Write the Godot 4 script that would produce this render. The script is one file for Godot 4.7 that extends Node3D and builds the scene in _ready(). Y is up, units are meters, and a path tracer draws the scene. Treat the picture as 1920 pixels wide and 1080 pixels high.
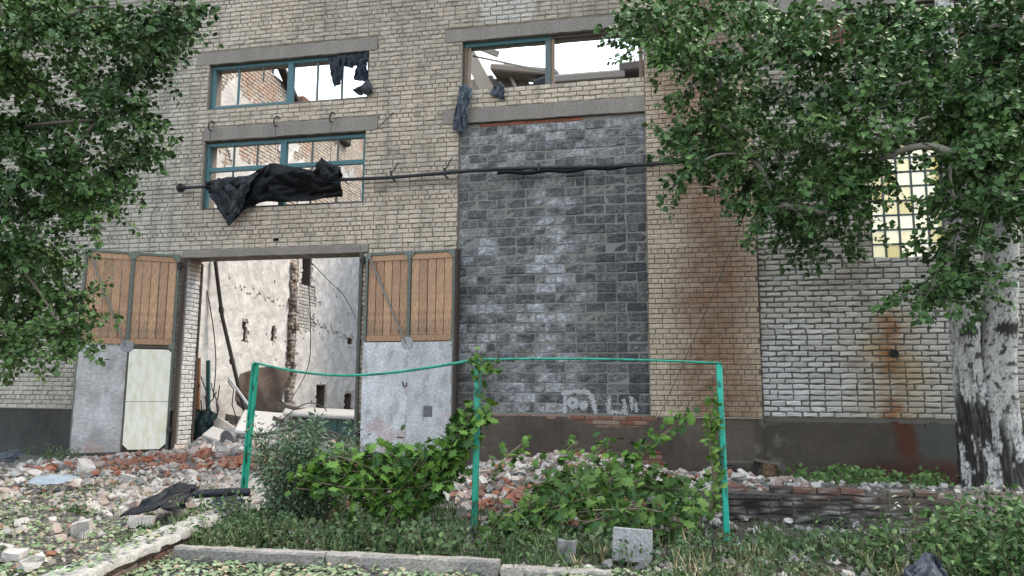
extends Node3D

# ---------------------------------------------------------------- mesh buffer
class MB:
	var v := PackedVector3Array()
	var n := PackedVector3Array()
	var c := PackedColorArray()
	func tri(a: Vector3, b: Vector3, d: Vector3, ca: Color, cb: Color, cd: Color) -> void:
		var nn := (b - a).cross(d - a)
		if nn.length_squared() < 1e-16:
			return
		nn = nn.normalized()
		v.append(a); v.append(d); v.append(b)
		n.append(nn); n.append(nn); n.append(nn)
		c.append(ca); c.append(cd); c.append(cb)
	func trin(a: Vector3, b: Vector3, d: Vector3, na: Vector3, nb: Vector3, nd: Vector3, ca: Color, cb: Color, cd: Color) -> void:
		v.append(a); v.append(d); v.append(b)
		n.append(na); n.append(nd); n.append(nb)
		c.append(ca); c.append(cd); c.append(cb)
	func quad(a: Vector3, b: Vector3, d: Vector3, e: Vector3, col: Color) -> void:
		tri(a, b, d, col, col, col); tri(a, d, e, col, col, col)
	func out_tri(a: Vector3, b: Vector3, d: Vector3, from: Vector3, col: Color) -> void:
		if (b - a).cross(d - a).dot((a + b + d) / 3.0 - from) < 0.0:
			tri(a, d, b, col, col, col)
		else:
			tri(a, b, d, col, col, col)
	func out_quad(a: Vector3, b: Vector3, d: Vector3, e: Vector3, from: Vector3, col: Color) -> void:
		out_tri(a, b, d, from, col); out_tri(a, d, e, from, col)
	# a box with chamfered edges
	func box(at: Vector3, size: Vector3, bev: float, col: Color, bs := Basis()) -> void:
		var h := size * 0.5
		var k: float = min(bev, min(h.x, min(h.y, h.z)) * 0.6)
		var p := {}
		for sx in [-1, 1]:
			for sy in [-1, 1]:
				for sz in [-1, 1]:
					var s := Vector3(sx, sy, sz)
					p[[sx, sy, sz, 0]] = at + bs * (s * Vector3(h.x, h.y - k, h.z - k))
					p[[sx, sy, sz, 1]] = at + bs * (s * Vector3(h.x - k, h.y, h.z - k))
					p[[sx, sy, sz, 2]] = at + bs * (s * Vector3(h.x - k, h.y - k, h.z))
					out_tri(p[[sx, sy, sz, 0]], p[[sx, sy, sz, 1]], p[[sx, sy, sz, 2]], at, col)
		for s in [-1, 1]:
			out_quad(p[[s, -1, -1, 0]], p[[s, 1, -1, 0]], p[[s, 1, 1, 0]], p[[s, -1, 1, 0]], at, col)
			out_quad(p[[-1, s, -1, 1]], p[[1, s, -1, 1]], p[[1, s, 1, 1]], p[[-1, s, 1, 1]], at, col)
			out_quad(p[[-1, -1, s, 2]], p[[1, -1, s, 2]], p[[1, 1, s, 2]], p[[-1, 1, s, 2]], at, col)
			for t in [-1, 1]:
				out_quad(p[[s, t, -1, 0]], p[[s, t, 1, 0]], p[[s, t, 1, 1]], p[[s, t, -1, 1]], at, col)
				out_quad(p[[s, -1, t, 0]], p[[s, 1, t, 0]], p[[s, 1, t, 2]], p[[s, -1, t, 2]], at, col)
				out_quad(p[[-1, s, t, 1]], p[[1, s, t, 1]], p[[1, s, t, 2]], p[[-1, s, t, 2]], at, col)
	func bar(a: Vector3, b: Vector3, wide: float, deep: float, col: Color, bev := 0.004) -> void:
		var y := (b - a).normalized()
		var r := Vector3(0, 0, 1)
		if absf(y.dot(r)) > 0.9:
			r = Vector3(1, 0, 0)
		var x := y.cross(r).normalized()
		box((a + b) * 0.5, Vector3(wide, a.distance_to(b), deep), bev, col, Basis(x, y, x.cross(y)))
	# rows of points -> smooth surface
	func grid(p: Array, cols: Array, wrap := false) -> void:
		var rows := p.size()
		var m: int = p[0].size()
		var nn := []
		for i in rows:
			var r := PackedVector3Array()
			for j in m:
				var jl: int = (j - 1 + m) % m if wrap else max(j - 1, 0)
				var jr: int = (j + 1) % m if wrap else min(j + 1, m - 1)
				var dx: Vector3 = p[i][jr] - p[i][jl]
				var dy: Vector3 = p[min(i + 1, rows - 1)][j] - p[max(i - 1, 0)][j]
				r.append(dx.cross(dy).normalized())
			nn.append(r)
		for i in rows - 1:
			for j in (m if wrap else m - 1):
				var k: int = (j + 1) % m
				trin(p[i][j], p[i][k], p[i + 1][k], nn[i][j], nn[i][k], nn[i + 1][k], cols[i][j], cols[i][k], cols[i + 1][k])
				trin(p[i][j], p[i + 1][k], p[i + 1][j], nn[i][j], nn[i + 1][k], nn[i + 1][j], cols[i][j], cols[i + 1][k], cols[i + 1][j])
	func tube(pts: Array, radii: Array, sides: int, col: Color) -> void:
		var p := []
		var cs := []
		var m := pts.size()
		var ref := Vector3(0.31, 0.2, 0.93)
		for i in m:
			var d: Vector3 = (pts[min(i + 1, m - 1)] - pts[max(i - 1, 0)]).normalized()
			var x := ref.cross(d).normalized()
			ref = d.cross(x).normalized()
			var row := PackedVector3Array()
			var cr := PackedColorArray()
			var rr: float = radii[i] if i < radii.size() else radii[-1]
			for j in sides:
				var a := TAU * j / sides
				row.append(pts[i] + (x * cos(a) + ref * sin(a)) * rr)
				cr.append(col)
			p.append(row); cs.append(cr)
		grid(p, cs, true)
		for e in [0, m - 1]:
			for j in sides:
				var q: PackedVector3Array = p[e]
				if e == 0:
					tri(pts[e], q[(j + 1) % sides], q[j], col, col, col)
				else:
					tri(pts[e], q[j], q[(j + 1) % sides], col, col, col)
	func mesh() -> ArrayMesh:
		var a := []
		a.resize(Mesh.ARRAY_MAX)
		a[Mesh.ARRAY_VERTEX] = v; a[Mesh.ARRAY_NORMAL] = n; a[Mesh.ARRAY_COLOR] = c
		var m := ArrayMesh.new()
		m.add_surface_from_arrays(Mesh.PRIMITIVE_TRIANGLES, a)
		return m

# ---------------------------------------------------------------- small helpers
var M := {}
var taken := {}
var noise := FastNoiseLite.new()
var fine := FastNoiseLite.new()

func put(called: String, mb: MB, m: Material, parent: Node = self, at := Vector3.ZERO) -> MeshInstance3D:
	return put_mesh(called, mb.mesh(), m, parent, at)

func put_mesh(called: String, mesh: Mesh, m: Material, parent: Node = self, at := Vector3.ZERO) -> MeshInstance3D:
	var o := MeshInstance3D.new()
	o.name = numbered(called) if parent == self else called
	o.mesh = mesh
	o.material_override = m
	o.position = at
	parent.add_child(o, true)
	return o

func numbered(called: String) -> String:
	var k: int = taken.get(called, 0)
	taken[called] = k + 1
	return called if k == 0 else "%s_%03d" % [called, k]

func thing(called: String, label: String, category: String, at := Vector3.ZERO, group := "") -> Node3D:
	var o := Node3D.new()
	o.name = numbered(called)
	add_child(o, true)
	o.position = at
	return tag(o, label, category, group)

func tag(o: Node3D, label: String, category: String, group := "") -> Node3D:
	o.set_meta("label", label)
	o.set_meta("category", category)
	if group:
		o.set_meta("group", group)
	return o

func many(called: String, mesh: Mesh, m: Material, xs: Array, cols: Array, parent: Node = self) -> MultiMeshInstance3D:
	var mm := MultiMesh.new()
	mm.transform_format = MultiMesh.TRANSFORM_3D
	mm.use_colors = true
	mm.mesh = mesh
	mm.instance_count = xs.size()
	for i in xs.size():
		mm.set_instance_transform(i, xs[i])
		mm.set_instance_color(i, cols[i])
	var o := MultiMeshInstance3D.new()
	o.name = numbered(called) if parent == self else called
	o.multimesh = mm
	o.material_override = m
	o.set_meta("kind", "stuff")
	parent.add_child(o, true)
	return o

func ramp_tex(freq: float, lo: Color, hi: Color, seed_: int, kind := FastNoiseLite.TYPE_SIMPLEX_SMOOTH, octaves := 4, px := 256, p0 := 0.25, p1 := 0.75) -> NoiseTexture2D:
	var f := FastNoiseLite.new()
	f.seed = seed_; f.frequency = freq; f.noise_type = kind; f.fractal_octaves = octaves
	var t := NoiseTexture2D.new()
	t.width = px; t.height = px; t.seamless = true; t.noise = f
	var g := Gradient.new()
	g.set_offset(0, p0); g.set_color(0, lo); g.set_offset(1, p1); g.set_color(1, hi)
	t.color_ramp = g
	return t

func bump_tex(freq: float, strength: float, seed_: int, kind := FastNoiseLite.TYPE_SIMPLEX_SMOOTH) -> NoiseTexture2D:
	var f := FastNoiseLite.new()
	f.seed = seed_; f.frequency = freq; f.noise_type = kind; f.fractal_octaves = 4
	var t := NoiseTexture2D.new()
	t.width = 256; t.height = 256; t.seamless = true; t.noise = f
	t.as_normal_map = true; t.bump_strength = strength
	return t

func g(x: float) -> Color:
	return Color(x, x, x)

func mat(rough: float, tex: Texture2D, bump: Texture2D, scale: Vector3, bump_scale := 1.0, metal := 0.0) -> StandardMaterial3D:
	var m := StandardMaterial3D.new()
	m.vertex_color_use_as_albedo = true
	m.roughness = rough
	m.metallic = metal
	m.cull_mode = BaseMaterial3D.CULL_DISABLED
	if tex:
		m.albedo_texture = tex
	if bump:
		m.normal_enabled = true
		m.normal_texture = bump
		m.normal_scale = bump_scale
	if tex or bump:
		m.uv1_triplanar = true
		m.uv1_world_triplanar = scale.x > 0
		m.uv1_scale = scale.abs()
	return m

func make_materials() -> void:
	var grain := ramp_tex(0.03, g(0.84), g(1.0), 3)
	var speck := ramp_tex(0.09, g(0.74), g(1.0), 5, FastNoiseLite.TYPE_SIMPLEX_SMOOTH, 3, 256, 0.2, 0.6)
	var bump := bump_tex(0.05, 6.0, 7)
	var rough_bump := bump_tex(0.09, 12.0, 9)
	M.brick = mat(0.92, grain, rough_bump, Vector3.ONE * 2.3, 0.7)
	M.rough_brick = mat(0.95, speck, rough_bump, Vector3.ONE * 2.9, 1.2)
	M.block = mat(0.95, ramp_tex(0.02, Color(0.74, 0.74, 0.75), g(1.0), 41, FastNoiseLite.TYPE_SIMPLEX_SMOOTH, 6, 512), rough_bump, Vector3.ONE * 0.9, 0.45)
	M.mortar = mat(0.97, speck, rough_bump, Vector3.ONE * 3.1, 1.0)
	M.concrete = mat(0.93, ramp_tex(0.06, g(0.84), g(1.0), 11, FastNoiseLite.TYPE_SIMPLEX_SMOOTH, 5), rough_bump, Vector3.ONE * 1.3, 0.3)
	M.plaster = mat(0.94, ramp_tex(0.012, g(0.88), g(1.0), 13, FastNoiseLite.TYPE_SIMPLEX_SMOOTH, 6), bump, Vector3.ONE * 0.6, 0.12)
	M.render = mat(0.96, ramp_tex(0.1, g(0.68), g(1.0), 15, FastNoiseLite.TYPE_SIMPLEX_SMOOTH, 3), rough_bump, Vector3.ONE * 2.7, 1.5)
	M.ground = mat(0.98, ramp_tex(0.05, g(0.5), g(1.0), 17, FastNoiseLite.TYPE_SIMPLEX_SMOOTH, 6, 512), rough_bump, Vector3.ONE * 0.9, 1.2)
	M.wood = mat(0.72, ramp_tex(0.02, g(0.70), g(1.0), 19, FastNoiseLite.TYPE_SIMPLEX_SMOOTH, 4, 512), bump, Vector3(-9.0, 0.55, 9.0), 0.4)
	M.old_wood = mat(0.9, ramp_tex(0.03, g(0.4), g(1.0), 21, FastNoiseLite.TYPE_SIMPLEX_SMOOTH, 4), bump, Vector3(6.0, 3.0, 6.0), 0.6)
	M.zinc = mat(0.6, ramp_tex(0.03, g(0.86), g(1.0), 23, FastNoiseLite.TYPE_CELLULAR, 2, 512), bump, Vector3.ONE * 1.3, 0.1, 0.1)
	M.paint = mat(0.55, ramp_tex(0.03, g(0.7), g(1.0), 25), bump, Vector3.ONE * 3.0, 0.25)
	M.green_paint = mat(0.42, ramp_tex(0.025, Color(0.55, 0.5, 0.45), g(1.0), 27, FastNoiseLite.TYPE_SIMPLEX_SMOOTH, 5, 256, 0.18, 0.42), bump, Vector3(0.9, 0.5, 0.9), 0.12)
	M.rust = mat(0.85, ramp_tex(0.05, Color(0.55, 0.45, 0.4), g(1.0), 29), bump, Vector3.ONE * 4.0, 0.6)
	M.tarp = mat(0.55, ramp_tex(0.02, g(0.6), g(1.0), 31), bump, Vector3.ONE * 2.5, 0.35)
	M.tarp.metallic_specular = 0.3
	M.iron = mat(0.75, grain, bump, Vector3.ONE * 3.0, 0.3)
	M.rock = mat(0.96, speck, rough_bump, Vector3.ONE * 4.0, 1.0)
	M.bark = mat(0.9, grain, rough_bump, Vector3.ONE * 2.0, 0.8)
	M.twig = mat(0.9, null, null, Vector3.ONE)
	M.panel = mat(0.85, ramp_tex(0.012, Color(0.95, 0.935, 0.885), g(1.0), 37, FastNoiseLite.TYPE_SIMPLEX_SMOOTH, 6, 512, 0.2, 0.6), bump, Vector3(-1.1, 0.3, 1.1), 0.1)
	M.chalk = mat(0.95, ramp_tex(0.07, g(0.55), g(1.0), 35), null, Vector3.ONE * 3.0)
	for k in ["leaf_dark", "leaf_mid", "leaf_light", "leaf_dry"]:
		var m := mat(0.55, null, null, Vector3.ONE)
		m.backlight = {"leaf_dark": Color(0.14, 0.28, 0.05), "leaf_mid": Color(0.26, 0.46, 0.08), "leaf_light": Color(0.20, 0.36, 0.06), "leaf_dry": Color(0.2, 0.18, 0.08)}[k]
		m.metallic_specular = 0.38
		if k == "leaf_dry":
			m.roughness = 0.85
		M[k] = m
	var gl := StandardMaterial3D.new()
	gl.albedo_color = Color(1.0, 0.92, 0.55, 0.6)
	gl.transparency = BaseMaterial3D.TRANSPARENCY_ALPHA
	gl.roughness = 0.08
	gl.cull_mode = BaseMaterial3D.CULL_DISABLED
	M.pane = gl
	M.pane_dirty = gl.duplicate()
	M.pane_dirty.albedo_color = Color(0.95, 0.86, 0.48, 0.72)
	M.pane_pale = gl.duplicate()
	M.pane_pale.albedo_color = Color(1.0, 0.94, 0.62, 0.5)

func sm(a: float, b: float, x: float) -> float:
	return smoothstep(a, b, x)

func nz(x: float, y: float, s := 1.0, off := 0.0) -> float:   # about -1 .. 1
	return clampf(noise.get_noise_2d(x * s + off, y * s - off * 0.7) * 1.7, -1.0, 1.0)

func fz(x: float, y: float, s := 1.0, off := 0.0) -> float:
	return clampf(fine.get_noise_2d(x * s + off, y * s + off * 1.3) * 1.9, -1.0, 1.0)

# ---------------------------------------------------------------- masonry
func brick(mb: MB, o: Vector3, xf: Basis, w: float, h: float, deep: float, rough: float, rng: RandomNumberGenerator, cs: Array, nx := 3, ny := 2) -> void:
	var ch: float = min(0.008 + rough * 0.6, h * 0.25)
	var f := []
	var r := []
	var tilt := rng.randf_range(-1, 1) * rough * 0.5
	for iy in ny:
		var ty := 2.0 * iy / (ny - 1) - 1.0
		for ix in nx:
			var tx := 2.0 * ix / (nx - 1) - 1.0
			var jx := rng.randf_range(-1, 1) * rough
			var jy := rng.randf_range(-1, 1) * rough
			var jz := rng.randf_range(-1, 1) * rough * 0.7 + tilt * tx
			r.append(o + xf * Vector3(tx * w * 0.5 + jx, ty * h * 0.5 + jy, -ch * 0.8))
			f.append(o + xf * Vector3(tx * (w * 0.5 - ch) + jx * 0.6, ty * (h * 0.5 - ch) + jy * 0.6, jz))
	for iy in ny - 1:
		for ix in nx - 1:
			var k := iy * nx + ix
			mb.tri(f[k], f[k + 1], f[k + nx + 1], cs[k], cs[k + 1], cs[k + nx + 1])
			mb.tri(f[k], f[k + nx + 1], f[k + nx], cs[k], cs[k + nx + 1], cs[k + nx])
	var ring := []
	for ix in nx: ring.append(ix)
	for iy in range(1, ny): ring.append(iy * nx + nx - 1)
	for ix in range(nx - 2, -1, -1): ring.append((ny - 1) * nx + ix)
	for iy in range(ny - 2, 0, -1): ring.append(iy * nx)
	for k in ring.size():
		var i: int = ring[k]
		var j: int = ring[(k + 1) % ring.size()]
		mb.tri(r[i], r[j], f[j], cs[i], cs[j], cs[j])
		mb.tri(r[i], f[j], f[i], cs[i], cs[j], cs[i])
	var back := xf * Vector3(0, 0, -deep)
	var q := [0, nx - 1, nx * ny - 1, nx * (ny - 1)]
	for k in 4:
		var i: int = q[k]
		var j: int = q[(k + 1) % 4]
		mb.tri(r[i] + back, r[j] + back, r[j], cs[i], cs[j], cs[j])
		mb.tri(r[i] + back, r[j], r[i], cs[i], cs[j], cs[i])

# d: u0 u1 v0 v1 L H joint xf z rough head col mat open pick most called rest
func lay(parent: Node, d: Dictionary) -> void:
	var rng := RandomNumberGenerator.new()
	rng.seed = d.get("seed", 5)
	var xf: Transform3D = d.get("xf", Transform3D())
	var L: float = d.L
	var H: float = d.H
	var jo: float = d.joint
	var rest := MB.new()
	var singles := 0
	var most: int = d.get("most", 0)
	var opens: Array = d.get("open", [])
	var rows := int(ceil((d.v1 - d.v0) / H - 0.3))
	for row in rows:
		var v: float = d.v0 + row * H
		var vc := v + H * 0.5
		var head: bool = d.get("head", 0) > 0 and row % int(d.head) == 2
		var l := L * 0.5 if head else L
		var start: float = d.u0 - L * 1.5 + (0.25 * L if head else (0.0 if row % 2 == 0 else 0.5 * L)) + rng.randf_range(-0.03, 0.03) * L
		var gaps := []
		for op in opens:
			var o: Rect2 = op
			if vc > o.position.y and vc < o.end.y:
				gaps.append(o)
		var u := start
		while u < d.u1:
			var step := l
			if not head and rng.randf() < 0.04:
				step = l * 0.5
			var spans := [[max(u, d.u0), min(u + step, d.u1)]]
			for o in gaps:
				var nx := []
				for s in spans:
					if o.position.x >= s[1] or o.end.x <= s[0]:
						nx.append(s)
						continue
					if o.position.x > s[0]:
						nx.append([s[0], o.position.x])
					if o.end.x < s[1]:
						nx.append([o.end.x, s[1]])
				spans = nx
			u += step
			for s in spans:
				var w: float = s[1] - s[0] - jo
				if w < 0.03:
					continue
				var uc: float = (s[0] + s[1]) * 0.5
				if d.has("keep") and not d.keep.call(uc, vc):
					continue
				var tone := rng.randf_range(-1, 1)
				var cs := []
				var nx: int = d.get("nx", 3)
				var ny: int = d.get("ny", 2)
				for iy in ny:
					for ix in nx:
						cs.append(d.col.call(uc + (float(ix) / (nx - 1) - 0.5) * w, vc + (float(iy) / (ny - 1) - 0.5) * H * 0.9, tone))
				var pos: Vector3 = xf * Vector3(uc, vc, d.z + rng.randf_range(-1, 1) * d.rough * 0.8)
				var single := false
				if singles < most and w > L * 0.6:
					var pk: Rect2 = d.pick
					single = pk.has_point(Vector2(uc, vc))
				if single:
					singles += 1
					var one := MB.new()
					brick(one, Vector3.ZERO, xf.basis, w, H - jo, d.deep, d.rough, rng, cs, nx, ny)
					put(d.called, one, d.mat, parent, pos)
				else:
					brick(rest, pos, xf.basis, w, H - jo, d.deep, d.rough, rng, cs, nx, ny)
	if rest.v.size() > 0:
		put(d.rest, rest, d.mat, parent).set_meta("kind", "stuff")

# broken coat of plaster: cells where keep(u, v) > 0, with thickness at its edges
func coat(mb: MB, xf: Transform3D, u0: float, u1: float, v0: float, v1: float, step: float, thick: float, keep: Callable, col: Callable, rng: RandomNumberGenerator, wave := 0.004) -> void:
	var nu := int(round((u1 - u0) / step))
	var nv := int(round((v1 - v0) / step))
	var p := []
	var cs := []
	for i in nv + 1:
		var r := PackedVector3Array()
		var cr := PackedColorArray()
		for j in nu + 1:
			var u := u0 + (u1 - u0) * j / nu
			var v := v0 + (v1 - v0) * i / nv
			cr.append(col.call(u, v))
			if i > 0 and i < nv and j > 0 and j < nu:
				u += rng.randf_range(-0.35, 0.35) * step; v += rng.randf_range(-0.35, 0.35) * step
			r.append(xf * Vector3(u, v, thick + fz(u, v, 1.5) * wave + rng.randf_range(-0.3, 0.3) * wave))
		p.append(r); cs.append(cr)
	var k := []
	for i in nv:
		var r := PackedByteArray()
		for j in nu:
			r.append(1 if keep.call(u0 + (u1 - u0) * (j + 0.5) / nu, v0 + (v1 - v0) * (i + 0.5) / nv) > 0.0 else 0)
		k.append(r)
	var back := xf.basis * Vector3(0, 0, -thick - 0.01)
	for i in nv:
		for j in nu:
			if not k[i][j]:
				continue
			mb.tri(p[i][j], p[i][j + 1], p[i + 1][j + 1], cs[i][j], cs[i][j + 1], cs[i + 1][j + 1])
			mb.tri(p[i][j], p[i + 1][j + 1], p[i + 1][j], cs[i][j], cs[i + 1][j + 1], cs[i + 1][j])
			var e := [[i - 1, j, p[i][j], p[i][j + 1]], [i + 1, j, p[i + 1][j + 1], p[i + 1][j]], [i, j - 1, p[i + 1][j], p[i][j]], [i, j + 1, p[i][j + 1], p[i + 1][j + 1]]]
			for q in e:
				if q[0] < 0 or q[0] >= nv or q[1] < 0 or q[1] >= nu or not k[q[0]][q[1]]:
					mb.quad(q[2] + back, q[3] + back, q[3], q[2], cs[i][j])

# solid wall between openings, local axes u v n, front at n = z1
func core(mb: MB, xf: Transform3D, u0: float, u1: float, v0: float, v1: float, z0: float, z1: float, opens: Array, col: Color) -> void:
	var us := [u0, u1]
	var vs := [v0, v1]
	for o in opens:
		for a in [o.position.x, o.end.x]:
			if a > u0 and a < u1 and not us.has(a): us.append(a)
		for a in [o.position.y, o.end.y]:
			if a > v0 and a < v1 and not vs.has(a): vs.append(a)
	us.sort(); vs.sort()
	var solid := func(i: int, j: int) -> bool:
		if i < 0 or j < 0 or i >= us.size() - 1 or j >= vs.size() - 1:
			return false
		var q := Vector2((us[i] + us[i + 1]) * 0.5, (vs[j] + vs[j + 1]) * 0.5)
		for o in opens:
			if o.has_point(q):
				return false
		return true
	for i in us.size() - 1:
		for j in vs.size() - 1:
			if not solid.call(i, j):
				continue
			var a := Vector3(us[i], vs[j], 0)
			var b := Vector3(us[i + 1], vs[j + 1], 0)
			var q := func(x: float, y: float, z: float) -> Vector3: return xf * Vector3(x, y, z)
			mb.quad(q.call(a.x, a.y, z1), q.call(b.x, a.y, z1), q.call(b.x, b.y, z1), q.call(a.x, b.y, z1), col)
			mb.quad(q.call(b.x, a.y, z0), q.call(a.x, a.y, z0), q.call(a.x, b.y, z0), q.call(b.x, b.y, z0), col)
			if not solid.call(i - 1, j): mb.quad(q.call(a.x, a.y, z0), q.call(a.x, a.y, z1), q.call(a.x, b.y, z1), q.call(a.x, b.y, z0), col)
			if not solid.call(i + 1, j): mb.quad(q.call(b.x, a.y, z1), q.call(b.x, a.y, z0), q.call(b.x, b.y, z0), q.call(b.x, b.y, z1), col)
			if not solid.call(i, j - 1): mb.quad(q.call(a.x, a.y, z0), q.call(b.x, a.y, z0), q.call(b.x, a.y, z1), q.call(a.x, a.y, z1), col)
			if not solid.call(i, j + 1): mb.quad(q.call(a.x, b.y, z1), q.call(b.x, b.y, z1), q.call(b.x, b.y, z0), q.call(a.x, b.y, z0), col)

# lintel: a rough cast concrete beam
func beam(x0: float, x1: float, y0: float, y1: float, z0: float, z1: float, col: Color, sd: int) -> MB:
	var mb := MB.new()
	var rng := RandomNumberGenerator.new()
	rng.seed = sd
	var m := int((x1 - x0) / 0.12)
	var sec := [Vector2(y0, z0), Vector2(y0, z1 - 0.012), Vector2(y0 + 0.012, z1), Vector2(y1 - 0.012, z1), Vector2(y1, z1 - 0.012), Vector2(y1, z0)]
	var rows := []
	for i in m + 1:
		var r := PackedVector3Array()
		for k in 6:
			r.append(Vector3(lerpf(x0, x1, float(i) / m), sec[k].x + rng.randf_range(-0.007, 0.007), sec[k].y + rng.randf_range(-0.005, 0.003)))
		rows.append(r)
	for i in m:
		for k in 6:
			var kk := (k + 1) % 6
			var t := col * (1.0 + 0.10 * fz(lerpf(x0, x1, float(i) / m), k * 3.0, 0.8, sd))
			mb.quad(rows[i][k], rows[i + 1][k], rows[i + 1][kk], rows[i][kk], t)
	for e in [0, m]:
		var ce := Vector3(rows[e][0].x, (y0 + y1) / 2, (z0 + z1) / 2)
		for k in 6:
			mb.out_tri(rows[e][k], rows[e][(k + 1) % 6], ce, Vector3((x0 + x1) / 2, ce.y, ce.z), col)
	return mb

# ---------------------------------------------------------------- terrain
func height(x: float, z: float) -> float:
	var h := 0.0
	h += 0.26 * exp(-pow((x + 8.4) / 2.9, 2) - pow((z - 1.2) / 2.6, 2))
	if z < 0.2:
		h += (0.30 + 0.32 * sm(-7.7, -8.7, x)) * sm(0.2, -2.6, z) * sm(-11.0, -10.3, x) * sm(-5.6, -6.4, x)
	h += 0.50 * exp(-pow((x + 1.5) / 1.9, 2) - pow((z - 2.8) / 1.5, 2))
	h += 0.10 * exp(-pow((x + 2.6) / 1.8, 2) - pow((z - 5.6) / 1.0, 2))
	h += 0.30 * sm(0.0, 0.8, x) * sm(4.78, 4.6, z) * sm(0.4, 4.0, z) * sm(9.0, 5.0, x)
	h += 0.03 * sm(-14.0, -10.0, z) * (nz(x, z, 0.8) + 0.6 * fz(x, z, 0.8)) * sm(9.5, 7.5, z)
	return h

func build_ground() -> void:
	var mb := MB.new()
	var xs := [-300.0, -80.0, -30.0]
	var x := -18.0
	while x < 9.0:
		xs.append(x); x += 0.15
	xs.append_array([9.0, 14.0, 40.0, 300.0])
	var zs := [-300.0, -60.0, -20.0]
	var z := -12.0
	while z < 11.0:
		zs.append(z); z += 0.15
	zs.append_array([11.0, 16.0, 40.0, 300.0])
	var p := []
	var cs := []
	for i in zs.size():
		var r := PackedVector3Array()
		var c := PackedColorArray()
		for j in xs.size():
			var px: float = xs[j]
			var pz: float = zs[zs.size() - 1 - i]
			var edge := sm(-18.0, -15.0, px) * sm(9.0, 7.0, px)
			r.append(Vector3(px, height(px, pz) * edge, pz))
			var t := 0.5 + 0.5 * fz(px, pz, 0.5)
			var soil := Color(0.15, 0.125, 0.095).lerp(Color(0.20, 0.19, 0.165), t)
			if pz < 8.0 and px < -4.8:
				soil = soil.lerp(Color(0.30, 0.28, 0.255), 0.6)
			if pz > 8.15 and px > -4.6:
				soil = soil.lerp(Color(0.20, 0.195, 0.185), 0.7)
			if px > -0.5 and pz > 4.9:
				soil = soil.lerp(Color(0.10, 0.085, 0.055), 0.5)
			c.append(soil)
		p.append(r); cs.append(c)
	mb.grid(p, cs)
	put("ground", mb, M.ground).set_meta("kind", "structure")

# ---------------------------------------------------------------- the building
var facade_open: Array = [Rect2(-10.09, 7.75, 3.86, 1.05), Rect2(-10.10, 5.43, 3.85, 1.57), Rect2(-4.13, 7.73, 3.76, 1.10), Rect2(-10.36, -1.0, 4.09, 5.35), Rect2(-4.17, 1.06, 3.82, 5.95)]

func col_facade(u: float, v: float, tone: float) -> Color:
	var c := Color(0.585, 0.49, 0.385)
	c = c.lerp(Color(0.455, 0.425, 0.36), sm(-8.5, -11.5, u))
	c = c.lerp(Color(0.40, 0.34, 0.275), sm(7.4, 9.0, v) * sm(-11.0, -6.0, u) * 0.6)
	c *= 1.0 + 0.13 * tone + 0.10 * nz(u, v, 0.35)
	c *= 1.0 - 0.22 * sm(0.15, 0.7, nz(u * 2.6, v * 0.16, 1.0, 61.0)) - 0.15 * sm(0.3, 0.8, nz(u, v, 0.5, 17.0))
	if tone > 0.988:
		c *= 0.55
	if fz(u, v, 2.2, 40.0) + tone * 0.5 > 0.85:
		c = c.lerp(Color(0.55, 0.49, 0.44), 0.5)
	if u > -3.75 and u < -2.55 and v > 9.15 and v < 9.85:
		c = c.lerp(Color(0.58, 0.57, 0.53), 0.7)
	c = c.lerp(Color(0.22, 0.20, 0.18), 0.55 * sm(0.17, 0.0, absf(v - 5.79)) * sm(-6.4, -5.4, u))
	c = c.lerp(Color(0.20, 0.18, 0.16), 0.35 * sm(0.25, 0.0, absf(u + 8.2 + 0.1 * fz(v, 0.0))) * sm(4.3, 5.2, v) * sm(5.5, 5.3, v))
	return c

func col_pilaster(u: float, v: float, tone: float) -> Color:
	var c := Color(0.52, 0.43, 0.325)
	c = c.lerp(Color(0.40, 0.31, 0.22), sm(0.4, 1.3, u) * 0.75)
	c *= 1.0 + 0.13 * tone + 0.06 * nz(u, v, 0.5, 3.0)
	var mid := 0.80 + 0.12 * nz(0.0, v, 0.5, 9.0) - 0.05 * (v - 3.0) * sm(4.5, 7.0, v)
	var wide := 0.52 + 0.12 * nz(3.0, v, 0.6, 2.0) + 0.10 * sm(5.0, 8.0, v)
	var s := sm(wide * 1.9, wide * 0.35, absf(u - mid)) * (0.75 + 0.25 * fz(u, v, 1.2, 6.0))
	c = c.lerp(Color(0.20, 0.105, 0.06), 0.93 * s)
	c = c.lerp(Color(0.27, 0.10, 0.05), 0.35 * s * sm(0.1, 0.5, nz(u, v, 0.9, 55.0)))
	c = c.lerp(Color(0.17, 0.145, 0.125), 0.7 * sm(7.0, 8.2, v) * sm(0.0, 0.5, u) * (0.7 + 0.3 * nz(u, v, 0.8)))
	return c

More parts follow.
